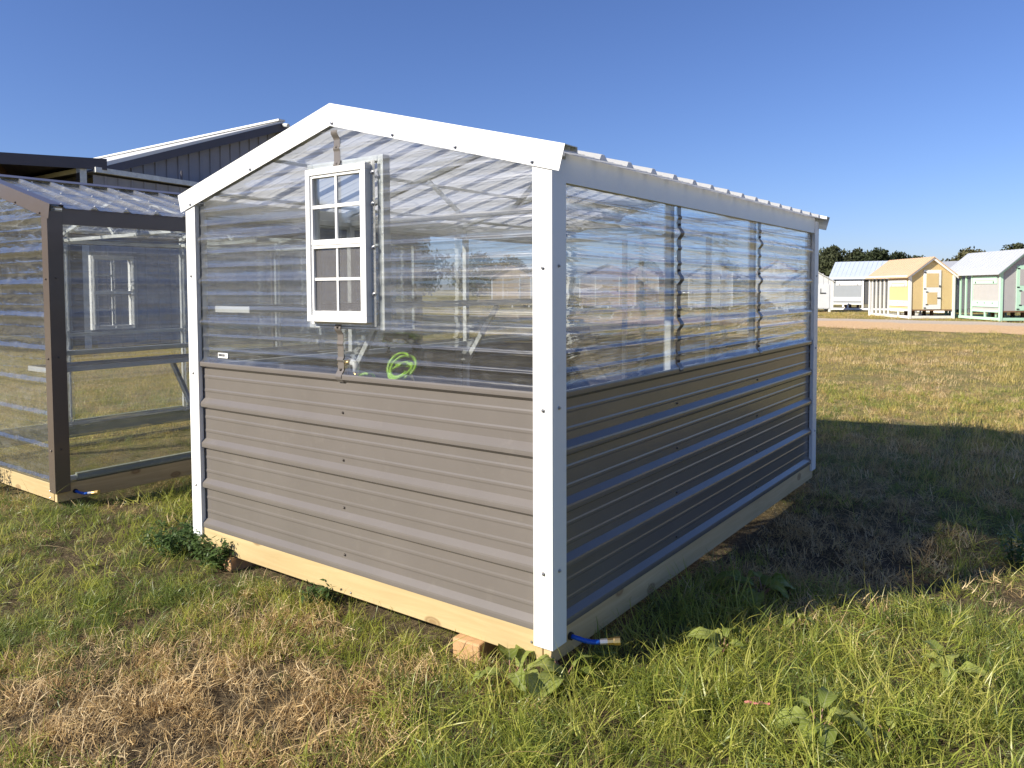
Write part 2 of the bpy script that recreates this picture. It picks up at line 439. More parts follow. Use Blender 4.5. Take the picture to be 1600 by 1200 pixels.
def ground_material():
    m, n, l, p = newmat('meadow_ground')
    big = noise(n, l, 0.55, 5, 0.6)
    mid = noise(n, l, 3.2, 6, 0.65)
    fine = noise(n, l, 38, 6, 0.7)
    c1 = ramp(n, l, fine.outputs[0], [(0.3, (0.11, 0.08, 0.042)), (0.5, (0.32, 0.24, 0.105)), (0.72, (0.54, 0.42, 0.20))])
    c2 = ramp(n, l, fine.outputs[0], [(0.3, (0.08, 0.085, 0.025)), (0.5, (0.21, 0.20, 0.06)), (0.72, (0.38, 0.33, 0.12))])
    s = n.new("ShaderNodeMath"); s.operation = 'MULTIPLY_ADD'; s.inputs[1].default_value = 0.5
    l.new(mid.outputs[0], s.inputs[0])
    h = n.new("ShaderNodeMath"); h.operation = 'MULTIPLY'; h.inputs[1].default_value = 0.5; l.new(big.outputs[0], h.inputs[0]); l.new(h.outputs[0], s.inputs[2])
    f = ramp(n, l, s.outputs[0], [(0.42, g3(0)), (0.58, g3(1))])
    mx = n.new("ShaderNodeMix"); mx.data_type = 'RGBA'
    l.new(f.outputs[0], mx.inputs["Factor"]); l.new(c1.outputs[0], mx.inputs["A"]); l.new(c2.outputs[0], mx.inputs["B"])
    c3 = ramp(n, l, fine.outputs[0], [(0.3, (0.050, 0.036, 0.022)), (0.5, (0.12, 0.088, 0.05)), (0.72, (0.26, 0.20, 0.11))])
    so_ = n.new("ShaderNodeAttribute"); so_.attribute_name = "soil"
    m3 = n.new("ShaderNodeMix"); m3.data_type = 'RGBA'
    l.new(so_.outputs["Fac"], m3.inputs["Factor"]); l.new(mx.outputs["Result"], m3.inputs["A"]); l.new(c3.outputs[0], m3.inputs["B"])
    l.new(m3.outputs["Result"], p.inputs["Base Color"])
    p.inputs["Roughness"].default_value = 0.95
    p.inputs["Specular IOR Level"].default_value = 0.15
    b = n.new("ShaderNodeBump"); b.inputs["Strength"].default_value = 0.8; b.inputs["Distance"].default_value = 0.05
    l.new(fine.outputs[0], b.inputs["Height"]); l.new(b.outputs[0], p.inputs["Normal"])
    return m
def polar_sheet(name, mat, zoff=0.0):
    rr = [0.0] + list(np.geomspace(0.5, 700, 150))
    na = 240
    vs = [(1.6, -2.4, gzf(1.6, -2.4))]
    for r in rr[1:]:
        a = np.arange(na) * 2 * math.pi / na
        x = 1.6 + r * np.cos(a); y = -2.4 + r * np.sin(a); z = gz(x, y) + zoff
        vs += list(zip(x.tolist(), y.tolist(), z.tolist()))
    fs = [(0, 1 + i, 1 + (i + 1) % na) for i in range(na)]
    for k in range(len(rr) - 2):
        b = 1 + k * na
        for i in range(na):
            j = (i + 1) % na
            fs.append((b + i, b + na + i, b + na + j, b + j))
    mb = MB(); mb.v = vs; mb.f = fs; mb.closed = False
    return mb.build(name, mat, smooth=True)
ground = polar_sheet('ground', ground_material())
co = np.array([v.co[:] for v in ground.data.vertices])
so_v = np.clip((8.0 - np.hypot(co[:, 0] - 1.6, co[:, 1] + 2.4) + 3 * (fbm(co[:, 0], co[:, 1], 0.7) - 0.5)) / 3.0, 0, 1)
ga = ground.data.attributes.new("soil", 'FLOAT', 'POINT'); ga.data.foreach_set("value", so_v.astype(np.float32))
tag(ground, kind='structure')

# dirt and gravel track across the field
def road_material():
    m, n, l, p = newmat('dirt_track')
    fine = noise(n, l, 14, 7, 0.7)
    big = noise(n, l, 0.5, 4, 0.6)
    c1 = ramp(n, l, fine.outputs[0], [(0.3, (0.48, 0.30, 0.145)), (0.7, (0.74, 0.50, 0.27))])
    c2 = ramp(n, l, fine.outputs[0], [(0.3, (0.34, 0.29, 0.24)), (0.7, (0.58, 0.51, 0.43))])
    uv = n.new("ShaderNodeAttribute"); uv.attribute_name = "across"
    s = n.new("ShaderNodeMath"); s.operation = 'MULTIPLY_ADD'; s.inputs[1].default_value = 0.5; l.new(big.outputs[0], s.inputs[0]); l.new(uv.outputs["Fac"], s.inputs[2])
    f = ramp(n, l, s.outputs[0], [(0.85, g3(0)), (1.12, g3(0.9))])
    mx = n.new("ShaderNodeMix"); mx.data_type = 'RGBA'
    l.new(f.outputs[0], mx.inputs["Factor"]); l.new(c1.outputs[0], mx.inputs["A"]); l.new(c2.outputs[0], mx.inputs["B"])
    l.new(mx.outputs["Result"], p.inputs["Base Color"]); p.inputs["Roughness"].default_value = 0.95
    return m
ROAD_C = [(-40.0, 17.5), (-26.0, 20.8), (-14.0, 24.3), (-5.7, 26.4), (0.3, 25.6), (12.0, 22.8), (40.0, 14.0)]
def road_mid(x):
    xs = [p[0] for p in ROAD_C]; ys = [p[1] for p in ROAD_C]
    return np.interp(x, xs, ys)
def road_dist(x, y):
    return np.asarray(y) - road_mid(x)
mb = MB(); mb.closed = False
xs = np.linspace(-40, 40, 161); K = 15
acr = []
for i, x in enumerate(xs):
    hw = 3.0 + 0.5 * (fbm(x, 3.0, 0.4) - 0.5)
    for k in range(K):
        t = k / (K - 1)
        e = (fbm(x, 50.0 * (k > K / 2), 1.7) - 0.5) * 0.9
        y = road_mid(x) + (2 * t - 1) * (hw + e)
        mb.v.append((float(x), float(y), gzf(x, y) + 0.008))
        acr.append(t)
for i in range(len(xs) - 1):
    for k in range(K - 1):
        a = i * K + k
        mb.f.append((a, a + K, a + K + 1, a + 1))
road = mb.build('dirt_track', road_material(), smooth=True)
at_ = road.data.attributes.new("across", 'FLOAT', 'POINT'); at_.data.foreach_set("value", acr)
tag(road, kind='structure')

# ------------------------------------------------------------------ corrugated sheets
PITCH = 0.2286
def profile(z0, z1, zc, rib=0.0215, minor=0.0019, soft=False):
    """list of (z, outward) of a ribbed sheet between z0 and z1, a rib centred on zc"""
    pts = []
    k0 = math.floor((z0 - zc) / PITCH) - 1; k1 = math.ceil((z1 - zc) / PITCH) + 1
    for k in range(k0, k1 + 1):
        c = zc + k * PITCH
        if soft:
            pts += [(c + 0.033 * q, rib * (0.5 + 0.5 * math.cos(math.pi * q)) ** 0.8) for q in (-1, -0.8, -0.6, -0.4, -0.2, 0, 0.2, 0.4, 0.6, 0.8, 1)]
        else:
            pts += [(c - 0.029, 0), (c - 0.014, rib), (c - 0.006, rib + 0.0008), (c + 0.004, rib + 0.0008), (c + 0.012, rib - 0.001), (c + 0.036, 0)]
        for s in (1, 2):
            m = c + 0.002 + s * PITCH / 3
            if soft:
                pts += [(m + 0.0135 * q, minor * (0.5 + 0.5 * math.cos(math.pi * q))) for q in (-1, -0.75, -0.5, -0.25, 0, 0.25, 0.5, 0.75, 1)]
            else:
                pts += [(m - 0.011, 0), (m - 0.004, minor), (m + 0.004, minor), (m + 0.011, 0)]
    pts.sort()
    def at(z):
        for (a, da), (b, db) in zip(pts, pts[1:]):
            if a <= z <= b:
                return da + (db - da) * (z - a) / max(b - a, 1e-9)
        return 0
    r = [(z0, at(z0))] + [p for p in pts if z0 + 1e-5 < p[0] < z1 - 1e-5] + [(z1, at(z1))]
    return r
def prof_at(pr, z):
    for (a, da), (b, db) in zip(pr, pr[1:]):
        if a <= z <= b: return da + (db - da) * (z - a) / max(b - a, 1e-9)
    return 0

def sheet(name, mat, parent, ulo, uhi, pr, place, hole=None, extra=(), smooth=False):
    """ribbed sheet; ulo/uhi: functions of z giving its ends; place(u, z, out) -> point"""
    zs = sorted(set([p[0] for p in pr] + [e for e in extra if pr[0][0] < e < pr[-1][0]]))
    mb = MB(); mb.closed = False
    def strip(ua, ub, uc, ud, za, zb):
        if ub - ua < 1e-4 and ud - uc < 1e-4: return
        n = max(1, int(max(ub - ua, ud - uc) / 0.3))
        oa, ob = prof_at(pr, za), prof_at(pr, zb)
        for i in range(n):
            t0, t1 = i / n, (i + 1) / n
            q = [place(ua + (ub - ua) * t0, za, oa), place(ua + (ub - ua) * t1, za, oa), place(uc + (ud - uc) * t1, zb, ob), place(uc + (ud - uc) * t0, zb, ob)]
            mb.add(q, [(0, 1, 2, 3)])
    for za, zb in zip(zs, zs[1:]):
        a0, a1, b0, b1 = ulo(za), uhi(za), ulo(zb), uhi(zb)
        if a1 <= a0 and b1 <= b0: continue
        zm = (za + zb) / 2
        if hole and hole[2] < zm < hole[3]:
            h0, h1 = hole[0], hole[1]
            if a0 < h0: strip(a0, min(a1, h0), b0, min(b1, h0), za, zb)
            if a1 > h1: strip(max(a0, h1), a1, max(b0, h1), b1, za, zb)
        else:
            strip(a0, a1, b0, b1, za, zb)
    o = mb.build(name, mat, parent)
    bm_weld(o)
    if smooth: o.data.shade_smooth()
    return o
def bm_weld(o):
    import bmesh
    bm = bmesh.new(); bm.from_mesh(o.data)
    bmesh.ops.remove_doubles(bm, verts=bm.verts, dist=1e-5)
    bm.to_mesh(o.data); bm.free()

# ------------------------------------------------------------------ screws (one shared mesh)
def screw_mesh(name, mat):
    mb = MB()
    n = 10
    mb.tube([(0, 0, 0), (0, 0, 0.002)], 0.008, n)
    mb.tube([(0, 0, 0.002), (0, 0, 0.0065), (0, 0, 0.008)], [0.0052, 0.0052, 0.003], 6)
    o = mb.build(name, mat)
    me = o.data
    bpy.data.objects.remove(o)
    return me
SCREW = {'zinc': screw_mesh('screw', MAT['screw']), 'brown': screw_mesh('screw', MAT['screw_brown']), 'white': screw_mesh('screw', MAT['screw_white'])}
ROT = {'front': (math.pi / 2, 0, 0), 'right': (0, math.pi / 2, 0), 'up': (0, 0, 0), 'left': (0, -math.pi / 2, 0), 'back': (-math.pi / 2, 0, 0)}
def screw(parent, loc, face, kind='zinc', s=1.0, rot=None):
    o = bpy.data.objects.new('screw', SCREW[kind]); COL.objects.link(o)
    o.parent = parent; o.location = loc; o.rotation_euler = rot or ROT[face]; o.scale = (s, s, s)
    return o

# ------------------------------------------------------------------ the greenhouse
W, L, XC, SL = 2.455, 3.70, -1.2275, 0.257
PAN = 0.030
ZR = 1.111          # centre of the rib where metal meets clear sheet
def greenhouse(loc, label, trim, sides, roofmat, sheetmat, zl=0.0, metal=True, window=None, sc='zinc', seam=True):
    g = thing('greenhouse', label, 'greenhouse', loc)
    def zr(x): return 2.362 + zl - SL * abs(x - XC)
    zb, zt = 0.174, 1.96 + zl
    T = MAT[trim]
    front = lambda u, z, o: (u, PAN - o, z)
    right = lambda u, z, o: (-PAN + o, u, z)
    left = lambda u, z, o: (-W + PAN - o, u, z)
    back = lambda u, z, o: (u, L - PAN + o, z)
    # timber skids and skirt
    mb = MB().box(-W + 0.03, 0.012, 0.067, -0.056, 0.05, zb + 0.01); mb.build('skirt_board', MAT['wood_x'], g, bevel=0.003)
    mb = MB().box(-0.054, 0.016, 0.060, -0.017, L - 0.03, zb + 0.01); mb.build('skirt_board', MAT['wood_y'], g, bevel=0.003)
    mb = MB().box(-W + 0.017, 0.052, 0.063, -W + 0.054, L - 0.03, zb + 0.01); mb.build('skirt_board', MAT['wood_y'] if metal else MAT['treated'], g, bevel=0.003)
    mb = MB().box(-W + 0.056, L - 0.068, 0.065, -0.056, L - 0.03, zb + 0.01); mb.build('skirt_board', MAT['wood_x'], g, bevel=0.003)
    for s, (x, y) in enumerate(((-0.105, 0.012), (-0.107, 0.012), (-1.15, 0.012), (-2.2, 0.012))):
        screw(g, (x, y, 0.085 + 0.045 * (s % 2)), 'front', 'zinc', 0.7)
    # steel panels below
    zj = ZR + 0.011 if metal else zb + 0.004
    if metal:
        pm = profile(zb, zj, ZR)
        for nm, place, a, b, face in (('f', front, -W + 0.012, -0.012, 'front'), ('r', right, 0.012, L - 0.012, 'right'), ('l', left, 0.012, L - 0.012, 'left'), ('b', back, -W + 0.012, -0.012, 'back')):
            o = sheet('metal_panel', MAT['taupe_metal'], g, lambda z, a=a: a, lambda z, b=b: b, pm, place)
            us = (XC + 0.02,) if face in ('front', 'back') else (1.2, 2.42)
            for u in us:
                for k in range(4):
                    screw(o, place(u, ZR - (k + 0.76) * PITCH, 0), face, 'brown', 0.9)
    # clear sheets
    z0 = zj - 0.03 if metal else zb - 0.01
    off = 0.0025
    pf = profile(z0, 2.34 + zl, ZR, 0.019, 0.0062 if metal else 0.0022, True)
    pfo = [(z, o + off) for z, o in pf]
    mn = 0.0062 if metal else 0.0022
    ps = [(z, o + off) for z, o in profile(z0, zt, ZR, 0.019, mn, True)]
    def hw(z): return min(W / 2 - 0.012, max(0.0, (2.355 + zl - z) / SL))
    kz = 2.355 + zl - SL * (W / 2 - 0.012)
    hole = window['hole'] if window else None
    ex = [kz] + ([hole[2], hole[3]] if hole else [])
    cf = MAT[sheetmat + '_front'] if sheetmat + '_front' in MAT else MAT[sheetmat]
    fl = sheet('clear_panel', cf, g, lambda z: XC - hw(z), lambda z: XC, pfo, front, hole, ex, True)
    fr = sheet('clear_panel', cf, g, lambda z: XC, lambda z: XC + hw(z), pfo, front, hole, ex, True)
    sheet('clear_panel', MAT['clear_far'], g, lambda z: XC - hw(z), lambda z: XC + hw(z), pfo, back, None, [kz], True)
    cuts = (0.012, 1.20, 2.415, L - 0.012)
    for a, b in zip(cuts, cuts[1:]):
        sheet('clear_panel', MAT[sheetmat], g, lambda z, a=a: a, lambda z, b=b: b, ps, right, None, (), True)
        sheet('clear_panel', MAT['clear_far'], g, lambda z, a=a: a, lambda z, b=b: b, ps, left, None, (), True)
    # seam strips that follow the ribs
    if seam:
        def strip(place, u, za, zb_, face):
            pr = [(z, o + 0.006) for z, o in profile(za, zb_, ZR, 0.019, 0.0062, True)]
            o = sheet('seam_strip', MAT['taupe_metal'], g, lambda z: u - 0.021, lambda z: u + 0.021, pr, place)
            so = o.modifiers.new("thick", 'SOLIDIFY'); so.thickness = 0.0015; so.offset = 0
            return o
        st = strip(front, XC + 0.012, 2.095, 2.262, 'front')
        screw(st, front(XC + 0.012, 2.185, 0.007), 'front', 'brown'); screw(st, front(XC + 0.012, 2.108, 0.007), 'front', 'brown')
        st = strip(front, XC + 0.018, ZR - 0.028, 1.356, 'front')
        screw(st, front(XC + 0.018, 1.345, 0.024), 'front', 'brown'); screw(st, front(XC + 0.018, 1.142, 0.008), 'front', 'brown')
        for u in cuts[1:3]:
            st = strip(right, u, ZR - 0.012, 1.95, 'right')
            for k in range(4):
                screw(st, right(u, ZR + k * PITCH + 0.042, 0.008), 'right', 'brown')
            strip(left, u, ZR - 0.012, 1.95, 'left')
    # corner trims: folded angle pieces
    def corner(sx, sy):
        t, w1, w2 = 0.0025, 0.09, 0.10
        x0 = 0.0 if sx > 0 else -W
        y0 = 0.0 if sy < 0 else L
        dx = -1 if sx > 0 else 1
        dy = 1 if sy < 0 else -1
        o2 = [(0, 0), (w1, 0), (w1, 0.026), (w1 - t, 0.026), (w1 - t, t), (t, t), (t, w2 - t), (0.026, w2 - t), (0.026, w2), (0, w2)]
        poly = [(x0 + dx * a, y0 + dy * b) for a, b in o2]
        mb = MB().prism(poly, 2, 0.126, 2.015 + zl)
        o = mb.build('corner_trim', T, g, bevel=0.0012)
        fy = 'front' if sy < 0 else 'back'; fx = 'right' if sx > 0 else 'left'
        for z in (0.42, 1.055, 1.6):
            screw(o, (x0 + dx * 0.042, y0, z), fy, sc); screw(o, (x0, y0 + dy * 0.047, z + 0.008), fx, sc)
    for sx in (1, -1):
        for sy in (-1, 1):
            corner(sx, sy)
    # roof sheets
    py = []
    for yy, h in profile(0.004, L + 0.06, 0.062):
        py.append((yy, h))
    for s in (1, -1):
        mb = MB(); mb.closed = False
        n = 5
        for i in range(n):
            for (ya, ha), (yb, hb) in zip(py, py[1:]):
                xa = XC + s * (W / 2 + 0.055) * i / n; xb = XC + s * (W / 2 + 0.055) * (i + 1) / n
                mb.add([(xa, ya, zr(xa) + ha), (xb, ya, zr(xb) + ha), (xb, yb, zr(xb) + hb), (xa, yb, zr(xa) + hb)], [(0, 1, 2, 3)])
        o = mb.build('roof_panel', MAT[roofmat], g); bm_weld(o)
        tilt = math.atan(SL) * s
        for q in (0.10, 0.5, 0.92):
            x = XC + s * (W / 2) * q
            for k in range(0, 16):
                screw(o, (x, 0.062 + PITCH * k + 0.076, zr(x) + 0.0035), 'up', 'white', rot=(0, tilt, 0))
    # ridge cap
    mb = MB()
    for s in (1, -1):
        xa, xb = XC, XC + s * 0.11
        t = 0.0025
        mb.prism([(xa, zr(xa) + 0.024), (xb, zr(xb) + 0.023), (xb, zr(xb) + 0.023 + t), (xa, zr(xa) + 0.026 + t)], 1, 0.085, L - 0.02)
    mb.build('ridge_cap', T, g)
    # rake trims with a top flange
    for yf, sgn in ((-0.006, 1), (L + 0.066, -1)):
        for s in (1, -1):
            xe = XC + s * (W / 2 + 0.062); xe2 = xe - s * 0.027
            t = 0.0025
            mb = MB()
            lo = 0.080
            mb.prism([(XC, zr(XC) + 0.024), (xe, zr(xe) + 0.024), (xe2, zr(xe2) - lo), (XC, zr(XC) - lo)], 1, yf - t * 0.5, yf + t * 0.5)
            ya, yb2 = yf + sgn * t * 0.5, yf + sgn * 0.088
            mb.prism([(XC, zr(XC) + 0.0205), (xe, zr(xe) + 0.0205), (xe, zr(xe) + 0.0236), (XC, zr(XC) + 0.0236)], 1, ya, yb2)
            mb.prism([(XC, zr(XC) + 0.004), (xe, zr(xe) + 0.004), (xe, zr(xe) + 0.0204), (XC, zr(XC) + 0.0204)], 1, yb2 - sgn * t, yb2)
            o = mb.build('rake_trim', T, g)
            for q in ((0.012, 0.33, 0.62, 0.93) if s > 0 else (0.5, 0.95)):
                x = XC + s * (W / 2) * q
                screw(o, (x, yf - sgn * 0.002, zr(x) - 0.066), 'front' if sgn > 0 else 'back', sc)
    # eave trims
    for x0, sx in ((-0.004, 1), (-W + 0.004, -1)):
        mb = MB().box(x0, 0.102, 1.928 + zl, x0 - sx * 0.003, L - 0.102, 2.041 + zl)
        mb.box(x0 - sx * 0.0032, 0.102, 1.928 + zl, x0 - sx * 0.022, L - 0.102, 1.931 + zl)
        mb.build('eave_trim', T, g)
    # galvanised frame inside
    G = MAT['galv']
    def tubebar(name, p, q, a=0.038, b=0.038, up=(0, 0, 1)):
        return MB().bar(p, q, a, b, up).build(name, G, g, bevel=0.003)
    ztop = 1.99 + zl
    for y in (0.06, 1.165, 2.385, L - 0.06):
        for x in (-0.062, -W + 0.062):
            tubebar('stud', (x, y, zb), (x, y, ztop), up=(0, 1, 0))
        for s in (1, -1):
            x1 = XC + s * (W / 2 - 0.05)
            tubebar('rafter', (XC, y + 0.0, zr(XC) - 0.035), (x1, y, zr(x1) - 0.035), 0.03, 0.03)
        if y > 0.5: tubebar('tie_bar', (-W + 0.085, y, 1.962 + zl), (-0.085, y, 1.962 + zl), 0.03, 0.03)
    for y in (1.165, 2.385):
        for s in (1, -1):
            x1 = XC + s * 0.45
            tubebar('brace', (x1, y, zr(x1) - 0.055), (XC + s * 0.2, y, 1.98 + zl), 0.024, 0.024)
    for x in (-0.062, -W + 0.062):
        for z in (zb + 0.03, 1.085, 1.955 + zl):
            for ya, yb2 in ((0.081, 1.144), (1.186, 2.364), (2.406, L - 0.081)):
                tubebar('rail', (x, ya, z), (x, yb2, z), 0.034, 0.034)
    for x in (-0.85, -1.62):
        tubebar('stud', (x, L - 0.06, zb), (x, L - 0.06, 1.944 + zl), up=(0, 1, 0))
    for s in (1, -1):
        for q in (0.05, 0.5, 0.95):
            x = XC + s * (W / 2 - 0.05) * q
            tubebar('purlin', (x, 0.03, zr(x) - 0.0125), (x, L, zr(x) - 0.0125), 0.03, 0.02, up=(-s * SL, 0, 1))
    return g, front, right, left, zr

WIN = dict(hole=(-1.402, -0.955, 1.352, 2.097))
gh, gf, gr_, gl_, zr = greenhouse((0, 0, 0), 'greenhouse with white trim and taupe steel lower walls in the foreground', 'white_metal', 'taupe', 'opal', 'clear', 0.0, True, WIN)

# window: frame > sashes, muntins, panes
V = MAT['vinyl']
x0, x1, z0, z1 = -1.389, -0.978, 1.369, 2.089
yf, yb = -0.026, 0.035
mb = MB()
f = 0.030
mb.box(x0, yf, z0 + f, x0 + f, yb, z1 - f).box(x1 - f, yf, z0 + f, x1, yb, z1 - f)
mb.box(x0, yf, z1 - f, x1, yb, z1).box(x0, yf, z0, x1, yb, z0 + f)
win = mb.build('window', V, gh, bevel=0.003)
mb = MB()
mb.box(x0 - 0.012, 0.012, z0 - 0.012, x0 - 0.0005, 0.02, z1 + 0.006).box(x1 + 0.0005, 0.012, z0 - 0.012, x1 + 0.010, 0.02, z1 + 0.006).box(x0 - 0.0005, 0.012, z0 - 0.012, x1 + 0.0005, 0.02, z0 - 0.0005)
mb.build('flange', V, win)
zm = 1.742
mb = MB(); s_ = 0.020
a, b = x0 + f + 0.001, x1 - f - 0.001
def sash(z0, z1, y0, y1, nm, w_, wb):
    mb = MB()
    mb.box(a, y0, z0 + wb, a + w_, y1, z1 - w_).box(b - w_, y0, z0 + wb, b, y1, z1 - w_)
    mb.box(a, y0, z1 - w_, b, y1, z1).box(a, y0, z0, b, y1, z0 + wb)
    return mb.build(nm, V, win, bevel=0.002)
sash(zm - 0.012, z1 - f - 0.001, -0.019, 0.010, 'sash', 0.012, 0.026)
sash(z0 + f + 0.001, zm - 0.014, -0.0185, -0.005, 'sash', 0.014, 0.020)
sash(z0 + f + 0.003, zm - 0.010, 0.010, 0.030, 'sash', 0.016, 0.020)
xm = (a + b) / 2
mt = MB().box(xm - 0.007, -0.016, zm + 0.014, xm + 0.007, -0.006, z1 - f - 0.013).build('muntin', V, win)
zq = (zm + z1 - f) / 2 + 0.01
MB().box(a + 0.012, -0.0165, zq - 0.008, b - 0.012, -0.0065, zq + 0.008).build('muntin', V, win)
MB().box(xm - 0.006, -0.0125, z0 + f + 0.024, xm + 0.006, -0.0072, zm - 0.027).build('muntin', V, win)
zq2 = (zm + z0 + f) / 2 + 0.0
MB().box(a + 0.016, -0.0130, zq2 - 0.0065, b - 0.016, -0.0070, zq2 + 0.0065).build('muntin', V, win)
MB().box(a + 0.012, -0.004, zm + 0.014, b - 0.012, -0.001, z1 - f - 0.013).build('pane', MAT['glass'], win)
MB().box(a + 0.016, 0.022, z0 + f + 0.023, b - 0.016, 0.025, zm - 0.026).build('pane', MAT['glass'], win)
MB().box(a + 0.0145, -0.0065, z0 + f + 0.0215, b - 0.0145, -0.0055, zm - 0.0285).build('insect_screen', MAT['screen'], win)
# rough opening frame behind the window
G = MAT['galv']
for (xa, za, xb, zb_) in ((-1.44, 1.335, -1.404, 2.125), (-0.957, 1.335, -0.921, 2.125), (-1.403, 2.099, -0.958, 2.125), (-1.403, 1.335, -0.958, 1.352)):
    MB().box(xa, 0.031, za, xb, 0.075, zb_).build('window_stud', G, gh, bevel=0.002)
sealo = MB().box(-0.974, 0.006, 1.352, -0.950, 0.009, 2.10)
sealo = sealo.build('sealing_strip', MAT['seal'], gh)
for z in (2.045, 1.905, 1.71, 1.50):
    screw(sealo, (-0.962, 0.006, z), 'front', 'zinc', 1.25)
for k, x in enumerate((-0.955, -0.05)):
    pass
# shelf on the left wall with diagonal brackets
def shelf(g, xw, sx, z, y0, y1, wd, brk, drop):
    """shelf of wire mesh in an angle-iron rim; xw is the wall side"""
    xo = xw + sx * wd
    rim = MB()
    xa, xb = min(xw, xo), max(xw, xo)
    rim.box(xa, y0, z - 0.035, xb, y0 + 0.003, z).box(xa, y1 - 0.003, z - 0.035, xb, y1, z)
    rim.box(xa, y0 + 0.003, z - 0.035, xa + 0.003, y1 - 0.003, z).box(xb - 0.003, y0 + 0.003, z - 0.035, xb, y1 - 0.003, z)
    sh = rim.build('shelf', MAT['shelf_rim'], g)
    MB().box(xa + 0.0035, y0 + 0.0035, z - 0.008, xb - 0.0035, y1 - 0.0035, z - 0.004).build('shelf_mesh', MAT['shelf_mesh'], sh)
    for y in brk:
        MB().bar((xo - sx * 0.03, y, z - 0.04), (xw + sx * 0.02, y, z - drop), 0.038, 0.03, (0, 1, 0)).build('bracket', G, sh, bevel=0.003)
    return sh
shelf(gh, -2.372, 1, 1.432, 0.085, 3.55, 0.37, (1.12, 2.33, 3.45), 0.50)
# label sticker low on the clear sheet
st = MB().box(-2.205, 0.0215, 1.150, -2.115, 0.0225, 1.178).build('sticker', MAT['paper'], gh)
mb = MB()
xx = -2.198
for k in range(14):
    wdt = random.choice((0.0015, 0.003, 0.002))
    mb.box(xx, 0.0207, 1.158, xx + wdt, 0.0214, 1.172); xx += wdt + random.choice((0.002, 0.003))
mb.build('barcode', MAT['ink'], st)
# water fitting inside by the front wall
def hose_coil():
    o = thing('garden_hose', 'bright green coiled hose hanging inside the clear front wall', 'hose', (-0.965, 0.17, 1.10))
    pts = []
    for i in range(150):
        t = i / 149
        a_ = t * 2 * math.pi * 3.3 + 0.8
        rx = 0.066 + 0.012 * math.sin(t * 9); rz = 0.055 + 0.008 * math.cos(t * 7)
        tilt = 0.35 * math.sin(t * 6)
        pts.append((math.cos(a_) * rx + 0.012 * math.sin(t * 5), 0.05 * math.sin(a_ + tilt) * (0.4 + t) + 0.01 * t, 0.06 + math.sin(a_) * rz * (1 if t < 0.55 else 0.55) - (0.022 if t > 0.55 else 0)))
    MB().tube(pts, 0.0062, 8).build('hose_loop', MAT['green_hose'], o, smooth=True)
    MB().tube([(0.062, 0, 0.03), (0.07, 0.01, 0.0), (0.07, 0.02, -0.05)], 0.008, 8).build('hose_end', MAT['brass'], o, smooth=True)
    return o
hose_coil()
def hanger():
    o = thing('hose_reel', 'black hose reel with looped dark green hose inside behind the window corner', 'hose reel', (-1.05, 0.30, 1.19))
    mb = MB().box(-0.12, -0.03, 0.09, 0.05, 0.03, 0.115)
    mb.tube([(-0.1, 0, 0.1), (-0.13, 0.01, 0.05), (-0.12, 0.0, 0.02)], 0.012, 8)
    mb.tube([(0.0, 0, 0.1), (0.07, -0.01, 0.07), (0.11, 0, 0.0), (0.12, 0, -0.06)], [0.02, 0.024, 0.02, 0.014], 8)
    mb.build('reel_arm', MAT['black_plastic'], o)
    pts = [(0.11 * math.cos(t * 0.3) - 0.03, 0.02 * math.sin(t), 0.085 + 0.028 * math.sin(t * 0.3 + 0.2)) for t in range(44)]
    MB().tube(pts, 0.009, 8).build('hose_loop', MAT['weed'], o, smooth=True)
hanger()
def valve():
    o = thing('water_valve', 'brass water valve with white plastic elbow inside the front wall', 'valve', (-1.27, 0.13, 1.10))
    mb = MB().tube([(-0.03, 0, 0.0), (-0.03, 0, 0.075)], 0.013, 10)
    mb.tube([(-0.045, 0, 0.062), (0.02, 0, 0.066)], 0.013, 10)
    mb.tube([(-0.062, 0, 0.035), (-0.062, 0, 0.058)], [0.012, 0.015], 6)
    mb.build('valve_body', MAT['brass'], o, smooth=True)
    MB().tube([(0.02, 0, 0.066), (0.04, 0, 0.064), (0.05, 0, 0.05), (0.05, 0, 0.02)], 0.016, 10).build('elbow', MAT['pvc'], o, smooth=True)
    MB().tube([(0.05, 0, 0.02), (0.05, 0, -0.01)], 0.014, 10).build('coupling', MAT['brass'], o, smooth=True)
    MB().tube([(-0.03, 0, 0.0), (-0.03, 0, -0.06)], 0.014, 10).build('hose_stub', MAT['blue_hose'], o, smooth=True)
    MB().tube([(0.05, 0, 0.0), (0.09, 0.02, 0.012), (0.13, 0.03, 0.01), (0.17, 0.03, -0.03)], 0.007, 8).build('thin_hose', MAT['green_hose'], o, smooth=True)
valve()

# blue hose stub with brass coupling through the right skirt board
def blue_stub(loc, label, dx=(1, 0)):
    o = thing('water_hose', label, 'hose', loc)
    c = [(-0.03, 0, 0.0), (0.02, 0.003, -0.002), (0.05, 0.010, -0.007), (0.08, 0.020, -0.009), (0.11, 0.034, -0.006)]
    MB().tube(c, 0.0095, 12).build('hose_pipe', MAT['blue_hose'], o, smooth=True)
    MB().tube([(0.11, 0.034, -0.006), (0.136, 0.048, -0.002)], 0.0125, 12).build('ferrule', MAT['screw'], o)
    mb = MB().tube([(0.136, 0.048, -0.002), (0.157, 0.059, 0.001)], 0.0135, 8)
    mb.tube([(0.157, 0.059, 0.001), (0.161, 0.061, 0.0015), (0.180, 0.071, 0.004)], [0.016, 0.0165, 0.0165], 12)
    mb.build('coupling', MAT['brass'], o)
    MB().tube([(-0.0105, 0, 0), (0.0, 0, 0)], 0.016, 14).build('grommet', MAT['dark_hole'], o)
    return o
blue_stub((-0.006, 0.150, 0.128), 'blue hose stub with brass coupling poking out under the white corner post')

